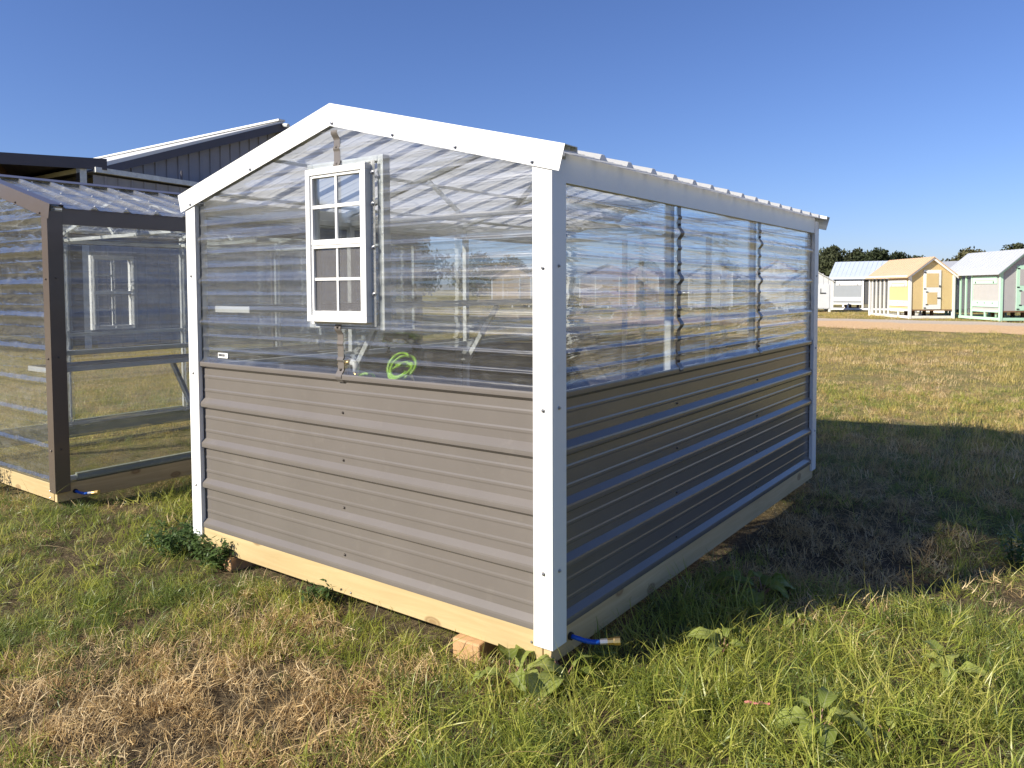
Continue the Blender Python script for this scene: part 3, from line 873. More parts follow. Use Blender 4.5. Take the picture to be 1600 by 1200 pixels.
# wooden shim blocks under the front skirt
def block(loc, size, rz, label):
    sx, sy, sz = size
    b_ = MB().box(-sx / 2, -sy / 2, 0, sx / 2, sy / 2, sz).build('shim_block', MAT['wood_block'], None, bevel=0.008)
    b_.location = loc; b_.rotation_euler = (0, 0, rz)
    tag(b_, label, 'wood block', 'timber blocks under the greenhouse')
block((-0.42, 0.13, gzf(-0.42, 0.1) - 0.02), (0.14, 0.32, 0.067 - gzf(-0.42, 0.1) + 0.019), 0.06, 'orange brown timber block under the skirt board near the white corner post')
block((-2.12, 0.16, gzf(-2.12, 0.1) - 0.02), (0.14, 0.36, 0.067 - gzf(-2.12, 0.1) + 0.019), -0.05, 'timber block under the skirt board at the weedy left corner')

# ------------------------------------------------------------------ second greenhouse
D2 = (-4.03, -0.06, 0.0)
g2, _, _, _, zr2 = greenhouse(D2, 'clear greenhouse with brown trim standing left of the white trimmed one', 'brown_metal', 'clear', 'clear_roof', 'haze_clear', 0.048, False, None, 'brown', seam=False)
for a_, b_ in ((0.16, 1.14), (1.20, 2.36), (2.42, 3.58)):
    for x in (-0.05, -W + 0.05):
        MB().box(x - 0.019, a_, 0.186, x + 0.019, b_, 0.236).build('bottom_rail', MAT['treated'], g2, bevel=0.003)
shelf(g2, -0.085, -1, 0.985, 0.03, 3.5, 0.36, (1.10, 2.3, 3.4), 0.42)
# window on its far side wall
wx = -W + 0.012
mb = MB()
for (ya, yb_, za, zb_) in ((1.42, 1.46, 1.12, 1.88), (1.82, 1.86, 1.12, 1.88), (1.46, 1.82, 1.12, 1.16), (1.46, 1.82, 1.84, 1.88), (1.46, 1.82, 1.48, 1.515)):
    mb.box(wx - 0.02, ya, za, wx + 0.03, yb_, zb_)
w2 = mb.build('window', V, g2, bevel=0.002)
MB().box(wx, 1.632, 1.161, wx + 0.012, 1.646, 1.479).build('muntin', V, w2)
MB().box(wx, 1.632, 1.516, wx + 0.012, 1.646, 1.839).build('muntin', V, w2)
MB().box(wx - 0.001, 1.461, 1.315, wx + 0.0115, 1.631, 1.329).build('muntin', V, w2)
MB().box(wx - 0.001, 1.461, 1.67, wx + 0.0115, 1.631, 1.684).build('muntin', V, w2)
h2 = blue_stub((D2[0] - 0.006, D2[1] + 0.135, 0.118), 'blue hose stub with brass end at the foot of the brown corner post')

# ------------------------------------------------------------------ far buildings
def siding(name, col, step=0.2, depth=0.02, horiz=False, rough=0.6, axis=0):
    return paint(name, col, rough, 0.05, 0.04, 8)
def ribwall(mb, p, u, length, heightf, out, step=0.3, d=0.02, z0=0.0):
    """vertical ribbed metal wall; p origin, u direction, heightf(s) top, out = outward normal"""
    s = 0.0
    p = Vector(p); u = Vector(u); o = Vector(out)
    cuts = []
    while s < length - 1e-6:
        cuts += [(s, 0), (min(s + step - 0.07, length), 0), (min(s + step - 0.05, length), d), (min(s + step - 0.02, length), d)]
        s += step
    cuts.append((length, 0))
    for (a, da), (b, db) in zip(cuts, cuts[1:]):
        if b - a < 1e-6: continue
        pa, pb = p + u * a + o * da, p + u * b + o * db
        mb.add([(pa.x, pa.y, p.z + z0), (pb.x, pb.y, p.z + z0), (pb.x, pb.y, p.z + heightf(b)), (pa.x, pa.y, p.z + heightf(a))], [(0, 1, 2, 3)])
BARNM = paint('barn_siding', (0.27, 0.265, 0.29), 0.5, 0.06, 0.05, 4)
BARND = paint('barn_trim', (0.075, 0.07, 0.085), 0.5, 0.06, 0.03, 4)
BARNW = paint('barn_roof_white', (0.72, 0.72, 0.70), 0.45, 0.05, 0.03, 4)
def barn():
    bx, y0, yp, zp, s = -18.0, 6.4, 12.33, 6.55, 0.359
    y1 = 2 * yp - y0
    b = thing('barn', 'dark grey metal barn with white roof edge behind the greenhouses', 'barn', (bx, yp, gzf(bx, yp)))
    zg = b.location.z
    def top(y): return zp - 0.14 - s * abs(y - yp) - zg
    mb = MB(); mb.closed = False
    ribwall(mb, (0, y0 + 0.9 - yp, 0), (0, 1, 0), y1 - y0 - 1.8, lambda q: top(y0 + 0.9 + q) - 0.02, (1, 0, 0), 0.32, 0.03)
    mb.build('gable_wall', BARNM, b)
    MB().box(-16, y0 + 0.9 - yp, 0, -0.04, y0 + 1.0 - yp, top(y0 + 0.9) - 0.1).build('side_wall', BARNM, b)
    MB().box(-16, y1 - 1.0 - yp, 0, -0.04, y1 - 0.9 - yp, top(y0 + 0.9) - 0.1).build('side_wall', BARNM, b)
    for sg in (-1, 1):
        ye = sg * (yp - y0)
        MB().prism([(0, zp - zg), (ye, zp - s * abs(ye) - zg), (ye, zp - s * abs(ye) - zg - 0.11), (0, zp - zg - 0.06)], 0, -16, 0.30).build('roof', BARNW, b)
        MB().prism([(0, zp - zg - 0.062), (ye, zp - s * abs(ye) - zg - 0.112), (ye, zp - s * abs(ye) - zg - 0.30), (0, zp - zg - 0.30)], 0, 0.26, 0.31).build('rake_board', BARND, b)
    MB().box(-16, -0.12, zp - zg + 0.001, 0.32, 0.12, zp - zg + 0.05).build('ridge_cap', BARNW, b)
    MB().tube([(0.35, 0.05, zp - zg - 0.12), (0.55, 0.05, zp - zg - 0.16)], 0.06, 8).build('floodlight', MAT['galv'], b)
    return b
barn()
def lean_to():
    bx, y0, y1 = -17.2, 6.55, 15.5
    b = thing('lean_to', 'low grey metal lean-to with gutter against the dark barn', 'lean-to', (bx, y0, gzf(bx, y0)))
    zg = b.location.z
    mb = MB(); mb.closed = False
    ribwall(mb, (0, 0, 0), (0, 1, 0), y1 - y0, lambda q: 4.25 - zg - 0.03 * q, (1, 0, 0), 0.32, 0.03)
    mb.build('wall', BARNM, b)
    MB().prism([(0.0, 4.30 - zg), (y1 - y0, 4.30 - zg - 0.03 * (y1 - y0)), (y1 - y0, 4.42 - zg - 0.03 * (y1 - y0)), (0, 4.42 - zg)], 0, 0.03, 0.15).build('gutter', MAT['galv'], b)
    MB().prism([(0.0, 4.31 - zg), (y1 - y0, 4.31 - zg - 0.03 * (y1 - y0)), (y1 - y0, 4.34 - zg - 0.03 * (y1 - y0)), (0, 4.34 - zg)], 0, -0.75, 0.02).build('roof', BARNM, b)
    for q in (2.3, 3.4, 3.7):
        MB().tube([(-0.1, q, 4.3 - zg), (-0.1, q, 4.62 - zg)], 0.03, 6).build('vent_pipe', BARND, b)
lean_to()
def open_shed():
    b = thing('open_shed', 'open fronted shed with dark fascia and exposed timber trusses at far left', 'shed', (-17.0, 6.9, gzf(-17, 6)), math.radians(-27))
    zg = b.location.z + 0.09
    y0, y1 = -14.0, -0.5
    MB().box(-7, y0, 4.62 - zg, 0.0, y1, 4.70 - zg).build('roof', BARND, b)
    MB().box(0.002, y0, 4.46 - zg, 0.05, y1 + 0.4, 4.72 - zg).build('fascia', BARND, b)
    MB().box(-7, y0, 0, -6.9, y1, 4.6 - zg).build('back_wall', MAT['old_wood'], b)
    MB().box(-6.88, y1 - 1.9, 2.6 - zg, -0.6, y1 - 1.86, 4.6 - zg).build('plywood_wall', MAT['old_wood'], b)
    for y in (y0 + 0.2, -9.6, -5.0, y1 - 0.1):
        MB().box(-0.14, y - 0.07, 0, -0.002, y + 0.07, 4.6 - zg).build('post', MAT['galv'] if y > -1 else MAT['old_wood'], b)
    for k in range(3):
        x = -0.5 - 1.6 * k
        mb = MB().box(x - 0.04, y0, 3.9 - zg, x + 0.04, y1 - 2, 4.0 - zg)
        for j in range(18):
            ya = y0 + j * 0.74
            if ya + 0.74 > y1 - 2: break
            za, zb_ = (4.0 - zg, 4.6 - zg) if j % 2 else (4.6 - zg, 4.0 - zg)
            mb.bar((x, ya, za), (x, ya + 0.74, zb_), 0.05, 0.05)
        mb.build('roof_truss', MAT['old_wood'], b)
open_shed()

# ------------------------------------------------------------------ chicken coops and sheds
def coop(loc, rz, label, body, trim, roofc, length=3.75, width=1.7, H=1.70, P=2.36, solid=0.5, gable_first=True):
    """local frame: +x runs along the long wall away from the near corner, -y side is the long wall... y grows across the gable"""
    B, Tm, Rm = paint('coop_body', body, 0.7, 0.04, 0.04, 6), paint('coop_trim', trim, 0.6, 0.03, 0.03, 8), paint('coop_roof', roofc, 0.4, 0.04, 0.03, 5)
    o = thing('chicken_coop', label, 'chicken coop', loc, rz)
    fz = 0.36
    pt = 0.09
    # posts and bottom rails
    for x in (0.0, length - pt):
        for y in (0.0, width - pt):
            MB().box(x, y, 0.0, x + pt, y + pt, H).build('corner_post', Tm, o)
    for y in (0.0, width - pt):
        MB().box(pt + 0.001, y + 0.01, 0.02, length - pt - 0.001, y + pt - 0.01, 0.12).build('bottom_rail', Tm, o)
        MB().box(pt + 0.001, y + 0.01, H - 0.10, length - pt - 0.001, y + pt - 0.01, H - 0.001).build('top_rail', Tm, o)
    for x in (0.0, length - pt):
        MB().box(x + 0.01, pt + 0.001, 0.02, x + pt - 0.01, width - pt - 0.001, 0.12).build('bottom_rail', Tm, o)
    sl = length * solid
    # floor and solid half
    MB().box(0.02, 0.03, fz - 0.05, sl, width - 0.03, fz).build('floor', MAT['old_wood'], o)
    for x in (0.6, 1.2):
        MB().box(x, 0.4, 0.0, x + 0.1, 0.5, fz - 0.051).build('floor_leg', MAT['old_wood'], o)
        MB().box(x, 1.1, 0.0, x + 0.1, 1.2, fz - 0.051).build('floor_leg', MAT['old_wood'], o)
    def gable(x, t):
        mb = MB().prism([(pt + 0.002, fz), (width - pt - 0.002, fz), (width - pt - 0.002, H), (width / 2, P - 0.08), (pt + 0.002, H)], 0, x, x + t)
        return mb
    gw = gable(0.03, 0.03)
    for k in range(1, 8):
        y = pt + (width - 2 * pt) * k / 8
    gw.build('gable_wall', B, o)
    gable(sl - 0.03, 0.03).build('inner_wall', B, o)
    for y in (0.03, width - 0.06):
        MB().box(pt + 0.002, y, fz, sl - 0.035, y + 0.03, H - 0.102).build('side_wall', B, o)
    # battens and flaps on the long wall
    MB().box(sl - 0.09, -0.001, 0.121, sl, 0.028, H - 0.102).build('batten', Tm, o)
    fl = MB().box(0.25, 0.004, H - 0.46, sl - 0.12, 0.028, H - 0.20).build('vent_flap', Tm, o)
    MB().box(0.40, -0.001, H - 0.36, sl - 0.3, 0.0035, H - 0.33).build('vent_slot', B, fl)
    for x in (0.42, sl - 0.32):
        MB().box(x, -0.010, H - 0.44, x + 0.035, 0.0035, H - 0.38).build('hinge', MAT['black_iron'], fl)
    nb = MB().box(0.12, -0.002, fz + 0.12, sl - 0.10, 0.028, fz + 0.33).build('nest_flap', Tm, o)
    for x in (0.45, 0.95, 1.4):
        MB().box(x, -0.012, fz + 0.24, x + 0.03, -0.0025, fz + 0.28).build('latch', MAT['black_iron'], nb)
    MB().box(0.12, 0.0, fz - 0.06, sl - 0.10, 0.028, fz + 0.02).build('floor_band', Tm, o)
    MB().box(sl * 0.5, 0.01, 0.121, sl * 0.5 + 0.07, 0.06, fz - 0.062).build('batten', Tm, o)
    # run with upright slats and wire
    n = 4
    for k in range(1, n + 1):
        x = sl + (length - sl - pt) * k / (n + 0.6)
        for y in (0.01, width - 0.06):
            MB().box(x - 0.03, y, 0.121, x + 0.03, y + 0.05, H - 0.101).build('slat', Tm, o)
    for y in (0.062, width - 0.064):
        MB().box(sl + 0.002, y, 0.121, length - pt, y + 0.002, H - 0.102).build('wire', MAT['coop_wire'], o)
    # gable door
    dw0, dw1, dz0, dz1 = width * 0.31, width * 0.69, fz + 0.01, H + 0.16
    d = MB().box(0.004, dw0, dz0, 0.028, dw1, dz1).build('door', Tm, o)
    hgt = dz1 - dz0
    MB().box(-0.002, dw0 + 0.10, dz0 + hgt * 0.56, 0.0035, dw1 - 0.09, dz1 - 0.13).build('door_panel', B, d)
    MB().box(-0.002, dw0 + 0.14, dz0 + hgt * 0.12, 0.0035, dw1 - 0.14, dz0 + hgt * 0.43).build('door_panel', B, d)
    for zz, yy in ((dz1 - 0.1, dw0), (dz0 + hgt * 0.52, dw0), (dz0 + 0.05, dw0), (dz0 + hgt * 0.44, dw0 + 0.08), (dz0 + hgt * 0.12, dw0 + 0.08)):
        MB().box(-0.010, yy + 0.01, zz - 0.018, 0.0035, yy + 0.09, zz + 0.018).build('hinge', MAT['black_iron'], d)
    MB().box(-0.014, dw1 - 0.13, dz0 + hgt * 0.27, 0.0035, dw1 - 0.02, dz0 + hgt * 0.30).build('latch', MAT['black_iron'], d)
    MB().box(-0.014, dw1 - 0.07, dz0 + hgt * 0.56, 0.0035, dw1 - 0.03, dz0 + hgt * 0.61).build('latch', MAT['black_iron'], d)
    # roof: two ribbed slopes and rake boards
    ov = 0.14
    m_ = (P - H) / (width / 2)
    for sg in (0, 1):
        def yy(t): return width / 2 + (t * (width / 2 + ov)) * (1 if sg else -1)
        mb = MB()
        mb.prism([(yy(0), P), (yy(1), P - m_ * (width / 2 + ov)), (yy(1), P - m_ * (width / 2 + ov) - 0.03), (yy(0), P - 0.03)], 0, -0.12, length + 0.06)
        k = 0.0
        while k < length:
            mb.prism([(yy(0.01), P + 0.008), (yy(1), P - m_ * (width / 2 + ov) + 0.007), (yy(1), P - m_ * (width / 2 + ov) + 0.001), (yy(0.01), P - 0.006)], 0, k - 0.02, k + 0.02)
            k += 0.23
        mb.build('roof', Rm, o)
        MB().prism([(yy(0), P - 0.032), (yy(0.93), P - m_ * (width / 2 + ov) * 0.93 - 0.032), (yy(0.93), P - m_ * (width / 2 + ov) * 0.93 - 0.12), (yy(0), P - 0.12)], 0, -0.08, -0.05).build('rake_board', Tm, o)
    MB().box(0.0, -0.10, H - 0.12, length, -0.08, H - 0.035).build('fascia', Tm, o)
    return o
def mirror_y(o):
    o.scale = (1, -1, 1)
GRP = 'chicken coops across the track'
WHT = (0.78, 0.77, 0.74)
YAX = math.atan2(0.836, -0.55)          # direction of the long walls
c1 = coop((-3.55, 30.16, gzf(-3.55, 30.16)), YAX, 'yellow chicken coop with white trim and peach roof', (0.62, 0.465, 0.23), WHT, (0.62, 0.43, 0.27)); mirror_y(c1)
c2 = coop((-0.54, 28.99, gzf(-0.54, 28.99) + 0.03), YAX, 'pale grey chicken coop with mint green trim at the right edge', (0.40, 0.39, 0.38), (0.46, 0.70, 0.53), (0.46, 0.48, 0.52), 3.75, 1.75, 1.76, 2.5); mirror_y(c2)
c3 = coop((-9.1, 41.3, gzf(-9.1, 41.3)), math.radians(-4), 'slate grey chicken coop with white trim and pale blue roof behind the yellow one', (0.27, 0.29, 0.31), WHT, (0.38, 0.43, 0.52), 4.6, 2.0, 1.78, 2.6, 0.36)
for c in (c1, c2, c3): c["group"] = GRP

def shed(loc, rz, label, body, roofc, w_=2.4, d_=3.0, H=2.0, P=2.7, door=True, trimc=WHT, group=None, latch=False):
    B, Rm, Tm = paint('shed_siding', body, 0.65, 0.05, 0.04, 6), paint('shed_roof', roofc, 0.45, 0.05, 0.03, 5), paint('shed_trim', trimc, 0.6, 0.03, 0.02, 6)
    o = thing('storage_shed', label, 'shed', loc, rz, group)
    z0 = 0.16
    mb = MB()
    n = 10
    mb.box(0.02, 0.02, z0, w_ - 0.02, d_ - 0.02, H - 0.02)
    mb.prism([(0.02, H - 0.02), (w_ - 0.02, H - 0.02), (w_ / 2, P - 0.05)], 1, 0.02, d_ - 0.02)
    for k in range(n):
        x = w_ * k / n
        hgt = H + (P - H) * (1 - abs(x - w_ / 2) / (w_ / 2)) - 0.08
        mb.box(x + 0.02, 0.004, z0, x + w_ / n - 0.006, 0.0195, hgt)
    mb.build('wall', B, o)
    for x in (0.0, w_ - 0.08):
        MB().box(x, -0.006, z0, x + 0.08, 0.0035, H - 0.03).build('corner_board', Tm, o)
    for x in (0.12, w_ / 2, w_ - 0.22):
        MB().box(x, 0.02, -0.05, x + 0.1, d_ - 0.02, z0 - 0.001).build('skid', MAT['white_paint'], o)
    m_ = (P - H) / (w_ / 2); ov = 0.12
    for sg in (-1, 1):
        xe = w_ / 2 + sg * (w_ / 2 + ov)
        MB().prism([(w_ / 2, P), (xe, P - m_ * (w_ / 2 + ov)), (xe, P - m_ * (w_ / 2 + ov) - 0.05), (w_ / 2, P - 0.05)], 1, -0.10, d_ + 0.08).build('roof', Rm, o)
    if door:
        d = MB().box(w_ * 0.3, -0.012, z0 + 0.04, w_ * 0.7, 0.003, z0 + 1.75).build('door', B, o)
        for xa, xb, za, zb_ in ((0.28, 0.30, 0.03, 1.78), (0.70, 0.72, 0.03, 1.78)):
            MB().box(w_ * xa, -0.02, z0 + za, w_ * xb, 0.0035, z0 + zb_).build('door_trim', Tm, o)
        MB().box(w_ * 0.66, -0.03, z0 + 0.85, w_ * 0.69, -0.0125, z0 + 1.0).build('handle', MAT['black_iron'], d)
    else:
        d = MB().box(w_ - 0.75, -0.012, z0 + 0.04, w_ - 0.18, 0.003, z0 + 1.2).build('door', B, o)
        MB().box(w_ - 0.62, -0.03, z0 + 0.75, w_ - 0.35, -0.0125, z0 + 0.80).build('latch', MAT['black_iron'], d)
        MB().box(w_ - 0.60, -0.02, z0 + 0.80, w_ - 0.57, -0.0125, z0 + 1.0).build('latch', MAT['black_iron'], d)
    return o
shed((-10.19, 36.62, gzf(-9.5, 37)), math.radians(22), 'small white shed with latched hatch just right of the white greenhouse corner', (0.62, 0.63, 0.64), (0.5, 0.5, 0.5), 2.3, 1.5, 1.55, 2.25, False)
SG = 'sheds seen through the clear walls'
shed((-3.2, 38.5, gzf(-3, 40)), math.radians(55), 'grey roofed shed peeking between the yellow and mint coops', (0.35, 0.35, 0.36), (0.32, 0.33, 0.36), 2.4, 3.6, 1.8, 2.45)
def at(px, d):
    """ground point d metres from the camera on the bearing of photograph column px"""
    th = yaw + math.atan((px - 800) / 1206.82)
    return CAMP.x + d * math.sin(th), CAMP.y + d * math.cos(th)
for px, d, rz, lb, bc, rc, sz in (
        (1178, 46, 10, 'white shed with faded red roof behind the far end of the clear side wall', (0.62, 0.61, 0.59), (0.45, 0.22, 0.21), 2.4),
        (1075, 44, 20, 'pale grey shed seen through the middle of the clear side wall', (0.55, 0.54, 0.53), (0.4, 0.4, 0.42), 2.4),
        (905, 47, 30, 'faded pinkish grey shed seen through the side wall just right of the corner post', (0.42, 0.33, 0.33), (0.35, 0.33, 0.35), 3.4),
        (965, 50, 26, 'cream shed right of the pinkish grey one seen through the side wall', (0.62, 0.56, 0.46), (0.42, 0.42, 0.45), 2.6),
        (815, 52, 34, 'white shed seen through the front wall against the corner post', (0.62, 0.61, 0.60), (0.4, 0.41, 0.45), 3.2),
        (768, 50, 36, 'tan shed seen through the front wall', (0.48, 0.38, 0.27), (0.36, 0.3, 0.28), 2.6)):
    x, y = at(px, d)
    shed((x, y, gzf(x, y)), math.radians(rz), lb, bc, rc, sz, 3.6, 2.0, 2.75, group='sheds seen through the clear walls')

# ------------------------------------------------------------------ trees
def tree(x, y, h, wd, mat, label, trunk_h=0.35, n=2600, seed=0, group='pine trees behind the sheds'):
    r = np.random.default_rng(seed)
    z = gzf(x, y)
    o = thing('pine_tree', label, 'tree', (x, y, z), 0, group)
    top = h * 0.96
    mb = MB().tube([(0, 0, -0.2), (0.05, 0, h * 0.3), (0.1, 0.05, h * 0.65), (0.05, 0, top)], [h * 0.028, h * 0.022, h * 0.013, h * 0.003], 8)
    cl = []
    nc = 58
    for i in range(nc):
        t = trunk_h + (1 - trunk_h) * (i + r.random()) / nc
        rad = wd * 0.5 * (math.sin(min(1, (1 - t) / (1 - trunk_h) * 1.05) * math.pi * 0.62 + 0.15)) * (0.55 + 0.55 * r.random())
        a = r.random() * 6.28
        q = 0.35 + 0.6 * r.random()
        c = (math.cos(a) * rad * q, math.sin(a) * rad * q, t * h)
        cl.append((c, (0.085 + 0.085 * r.random()) * wd * (1.25 - 0.5 * t)))
        mb.tube([(0.05, 0, max(0.2, t * h - rad * 0.35)), c], [h * 0.007, h * 0.003], 5)
    mb.build('trunk', MAT['bark'], o)
    per = n // nc
    V_ = []; F_ = []
    for c, rr in cl:
        p = r.normal(size=(per, 3)); p /= np.linalg.norm(p, axis=1)[:, None]
        p *= (rr * (0.35 + 0.75 * r.random((per, 1))))
        p[:, 2] *= 0.7
        for k in range(per):
            b = np.array(c) + p[k]
            d1 = r.normal(size=3); d1 /= np.linalg.norm(d1)
            d2 = np.cross(d1, r.normal(size=3)); d2 /= np.linalg.norm(d2)
            s = rr * (0.13 + 0.12 * r.random())
            j = len(V_)
            V_ += [tuple(b - d1 * s), tuple(b + d2 * s * 0.55), tuple(b + d1 * s), tuple(b - d2 * s * 0.55)]
            F_.append((j, j + 1, j + 2, j + 3))
    mb = MB(); mb.v = V_; mb.f = F_; mb.closed = False
    mb.build('crown', mat, o)
    return o
tl = [(1298, 130, 9.6, 6.6, 'pine', 'dark dense pine just right of the white greenhouse corner'),
      (1333, 135, 9.2, 6.8, 'pine_warm', 'olive tinted pine second from the greenhouse corner'),
      (1368, 132, 9.0, 6.4, 'pine', 'dark broad pine above the slate grey coop roof'),
      (1404, 138, 8.6, 6.4, 'pine', 'pine above the left end of the peach roof'),
      (1350, 150, 8.4, 7.0, 'pine', 'darker pine set back between its neighbours'),
      (1318, 150, 8.0, 7.0, 'pine', 'half hidden pine behind the olive tinted one'),
      (1522, 150, 6.9, 9.0, 'pine_warm', 'rounded olive tree over the mint coop roof'),
      (1492, 165, 6.3, 5.0, 'pine_warm', 'small distant tree between the yellow and mint coops'),
      (1428, 160, 6.8, 4.5, 'pine_warm', 'small tree top just over the peach roof'),
      (1590, 140, 7.2, 8.0, 'pine_warm', 'tree top at the right edge over the mint coop roof'),
      (640, 62, 8.2, 5.0, 'pine', 'dark pine seen through the front wall beside the barn'),
      (596, 60, 8.6, 6.0, 'pine', 'broad dark pine seen through the front wall right of the window'),
      (748, 120, 7.5, 8.0, 'pine', 'distant pine seen through the front wall'),
      (800, 125, 7.0, 8.0, 'pine_warm', 'distant olive pine seen through the front wall near the corner post'),
      (1010, 140, 6.5, 9.0, 'pine', 'distant pine seen through the side wall'),
      (1130, 140, 6.2, 10.0, 'pine', 'distant broad pine seen through the side wall')]
for i, (px, d, h, wd, mt_, lb) in enumerate(tl):
    x, y = at(px, d)
    tree(x, y, h * (0.73 if i < 6 else 1.0 if i < 10 else 0.86), wd * (1.65 if i < 6 else 1.3), MAT[mt_], lb, 0.16, 6600 if i < 12 else 2600, 100 + i)

def reflection_wood():  # unseen tree mass out of frame, added to darken reflections in the clear walls
    r = np.random.default_rng(5)
    V_, F_ = [], []
    for i in range(46):
        th = math.radians(-96 - 84 * i / 45 + r.uniform(-0.6, 0.6))
        d = 52 + 10 * r.random()
        cx, cy = 1.6 + d * math.sin(th), -2.4 + d * math.cos(th)
        h = 6.0 + 3.5 * r.random(); wd = 3.2 + 1.5 * r.random()
        for k in range(420):
            t = r.random()
            rad = wd * (0.55 + 0.45 * math.sin(t * 3.0)) * math.sqrt(r.random()) * (1.0 if t < 0.7 else (1 - t) / 0.3 + 0.15)
            a = r.random() * 6.28
            c = np.array([cx + math.cos(a) * rad, cy + math.sin(a) * rad, 0.2 + t * h])
            d1 = r.normal(size=3); d1 /= np.linalg.norm(d1); d2 = np.cross(d1, r.normal(size=3)); d2 /= np.linalg.norm(d2)
            s = 0.35 + 0.3 * r.random(); j = len(V_)
            V_ += [tuple(c - d1 * s), tuple(c + d2 * s * 0.6), tuple(c + d1 * s), tuple(c - d2 * s * 0.6)]
            F_.append((j, j + 1, j + 2, j + 3))
    mb = MB(); mb.v = V_; mb.f = F_; mb.closed = False
    tag(mb.build('reflection_wood', MAT['pine_warm']), 'unseen dark wood added out of frame to be mirrored in the clear walls', 'wood', kind='stuff')
reflection_wood()

# ------------------------------------------------------------------ broad leaved weeds
def leaf_mesh(name, ln, wd, droop, mat, seed, fold=0.25, wave=0.10):
    r = random.Random(seed)
    V_, F_ = [], []
    n = 9
    ph = r.random() * 6
    for i in range(n):
        t = i / (n - 1)
        hw = wd * 0.5 * (math.sin(math.pi * min(1, t * 0.96 + 0.04)) ** 0.75) * (1 - 0.25 * t) + 0.0012
        x = ln * (t - 0.12 * droop * t * t)
        z = ln * (0.55 * t * (1 - t * droop * 1.4))
        for k, s in enumerate((-1, -0.5, 0, 0.5, 1)):
            wv = wave * wd * math.sin(t * 14 + ph + s * 2) * abs(s)
            V_.append((x, s * hw, z + abs(s) * hw * fold + wv))
    for i in range(n - 1):
        for k in range(4):
            a = i * 5 + k
            F_.append((a, a + 5, a + 6, a + 1))
    me = bpy.data.meshes.new(name); me.from_pydata(V_, [], F_); me.materials.append(mat); me.shade_smooth()
    return me
DOCK = [leaf_mesh('leaf', 0.21, 0.10, 1.25, MAT['dock'], 1), leaf_mesh('leaf', 0.17, 0.09, 1.5, MAT['dock'], 2), leaf_mesh('leaf', 0.12, 0.065, 1.1, MAT['dock'], 3)]
def dock(x, y, n, s, label, seed):
    r = random.Random(seed)
    o = thing('dock_plant', label, 'weed', (x, y, gzf(x, y) + 0.012), 0, 'broad leaved docks in the grass')
    for i in range(n):
        a = 2 * math.pi * i / n + r.uniform(-0.4, 0.4)
        l = bpy.data.objects.new('leaf', r.choice(DOCK)); COL.objects.link(l); l.parent = o
        st = r.uniform(0.03, 0.09) * s
        el = r.uniform(0.3, 1.1)
        b = (math.cos(a) * st * math.cos(el), math.sin(a) * st * math.cos(el), st * math.sin(el) + 0.02)
        l.location = b
        l.rotation_euler = (r.uniform(-0.4, 0.4), r.uniform(-0.5, 0.15), a)
        k = s * r.uniform(0.75, 1.15); l.scale = (k, k, k)
        MB().tube([(0, 0, 0), (b[0] * 0.5, b[1] * 0.5, b[2] * 0.6), b], [0.003, 0.0025, 0.002], 5).build('stem', MAT['dock_stem'], o)
    return o
dock(-0.13, -0.10, 7, 0.95, 'broad pale dock plant below the wooden skirt left of the corner post', 1)
dock(0.03, 0.03, 5, 0.85, 'broad leaved dock at the foot of the white corner post', 2)
dock(0.40, 1.25, 10, 1.1, 'dark dock clump in the shade beside the brown side wall', 3)
dock(0.93, 0.22, 7, 0.78, 'dock plant with a pale upturned leaf in the sunny front right grass', 4)
dock(0.44, 0.62, 5, 0.7, 'small dock in the grass right of the blue hose', 5)
dock(1.12, 0.33, 5, 0.45, 'low dock half hidden in the front right grass', 6)
dock(1.22, 0.95, 6, 0.65, 'dock among tall grass at the right edge', 7)
dock(0.62, 1.05, 4, 0.5, 'little dock at the edge of the shadow', 8)

def weedbush(x, y, h, rad, n, label, seed):
    r = np.random.default_rng(seed)
    o = thing('weed_clump', label, 'weed', (x, y, gzf(x, y)), 0, 'leafy weeds by the left corner')
    stems = MB(); V_, F_ = [], []
    for i in range(max(6, n // 40)):
        a = r.random() * 6.28; q = math.sqrt(r.random()) * rad
        hh = h * (0.5 + 0.5 * r.random())
        base = np.array([math.cos(a) * q * 0.6, math.sin(a) * q * 0.6, 0]); tip = np.array([math.cos(a) * q * 1.2, math.sin(a) * q * 1.2, hh])
        stems.tube([base, (base + tip) / 2 + np.array([0, 0, 0.02]), tip], [0.003, 0.0025, 0.001], 5)
        for k in range(40):
            t = 0.15 + 0.85 * r.random()
            c = base + (tip - base) * t + r.normal(size=3) * 0.022
            d1 = r.normal(size=3); d1[2] = d1[2] * 0.5 + 0.1; d1 /= np.linalg.norm(d1)
            d2 = np.cross(d1, [0, 0, 1]) + r.normal(size=3) * 0.3; d2 /= np.linalg.norm(d2)
            s = 0.010 + 0.012 * r.random()
            j = len(V_)
            V_ += [tuple(c - d1 * s), tuple(c + d2 * s * 0.45), tuple(c + d1 * s), tuple(c - d2 * s * 0.45)]
            F_.append((j, j + 1, j + 2, j + 3))
    stems.build('stem', MAT['weed'], o)
    mb = MB(); mb.v = V_; mb.f = F_; mb.closed = False
    mb.build('foliage', MAT['weed'], o)
weedbush(-2.50, -0.02, 0.16, 0.14, 800, 'dark leafy weed clump hugging the left white corner post', 1)
weedbush(-2.72, 0.08, 0.11, 0.24, 900, 'leafy weeds left of the white corner post', 2)
weedbush(-2.22, -0.04, 0.15, 0.13, 900, 'small weeds in front of the left end of the skirt board', 3)
weedbush(-1.36, 0.0, 0.10, 0.08, 400, 'sprig of weeds at the middle of the skirt board', 4)
weedbush(1.36, 2.60, 0.20, 0.08, 260, 'upright pale weed at the right edge beside the shadow', 5)
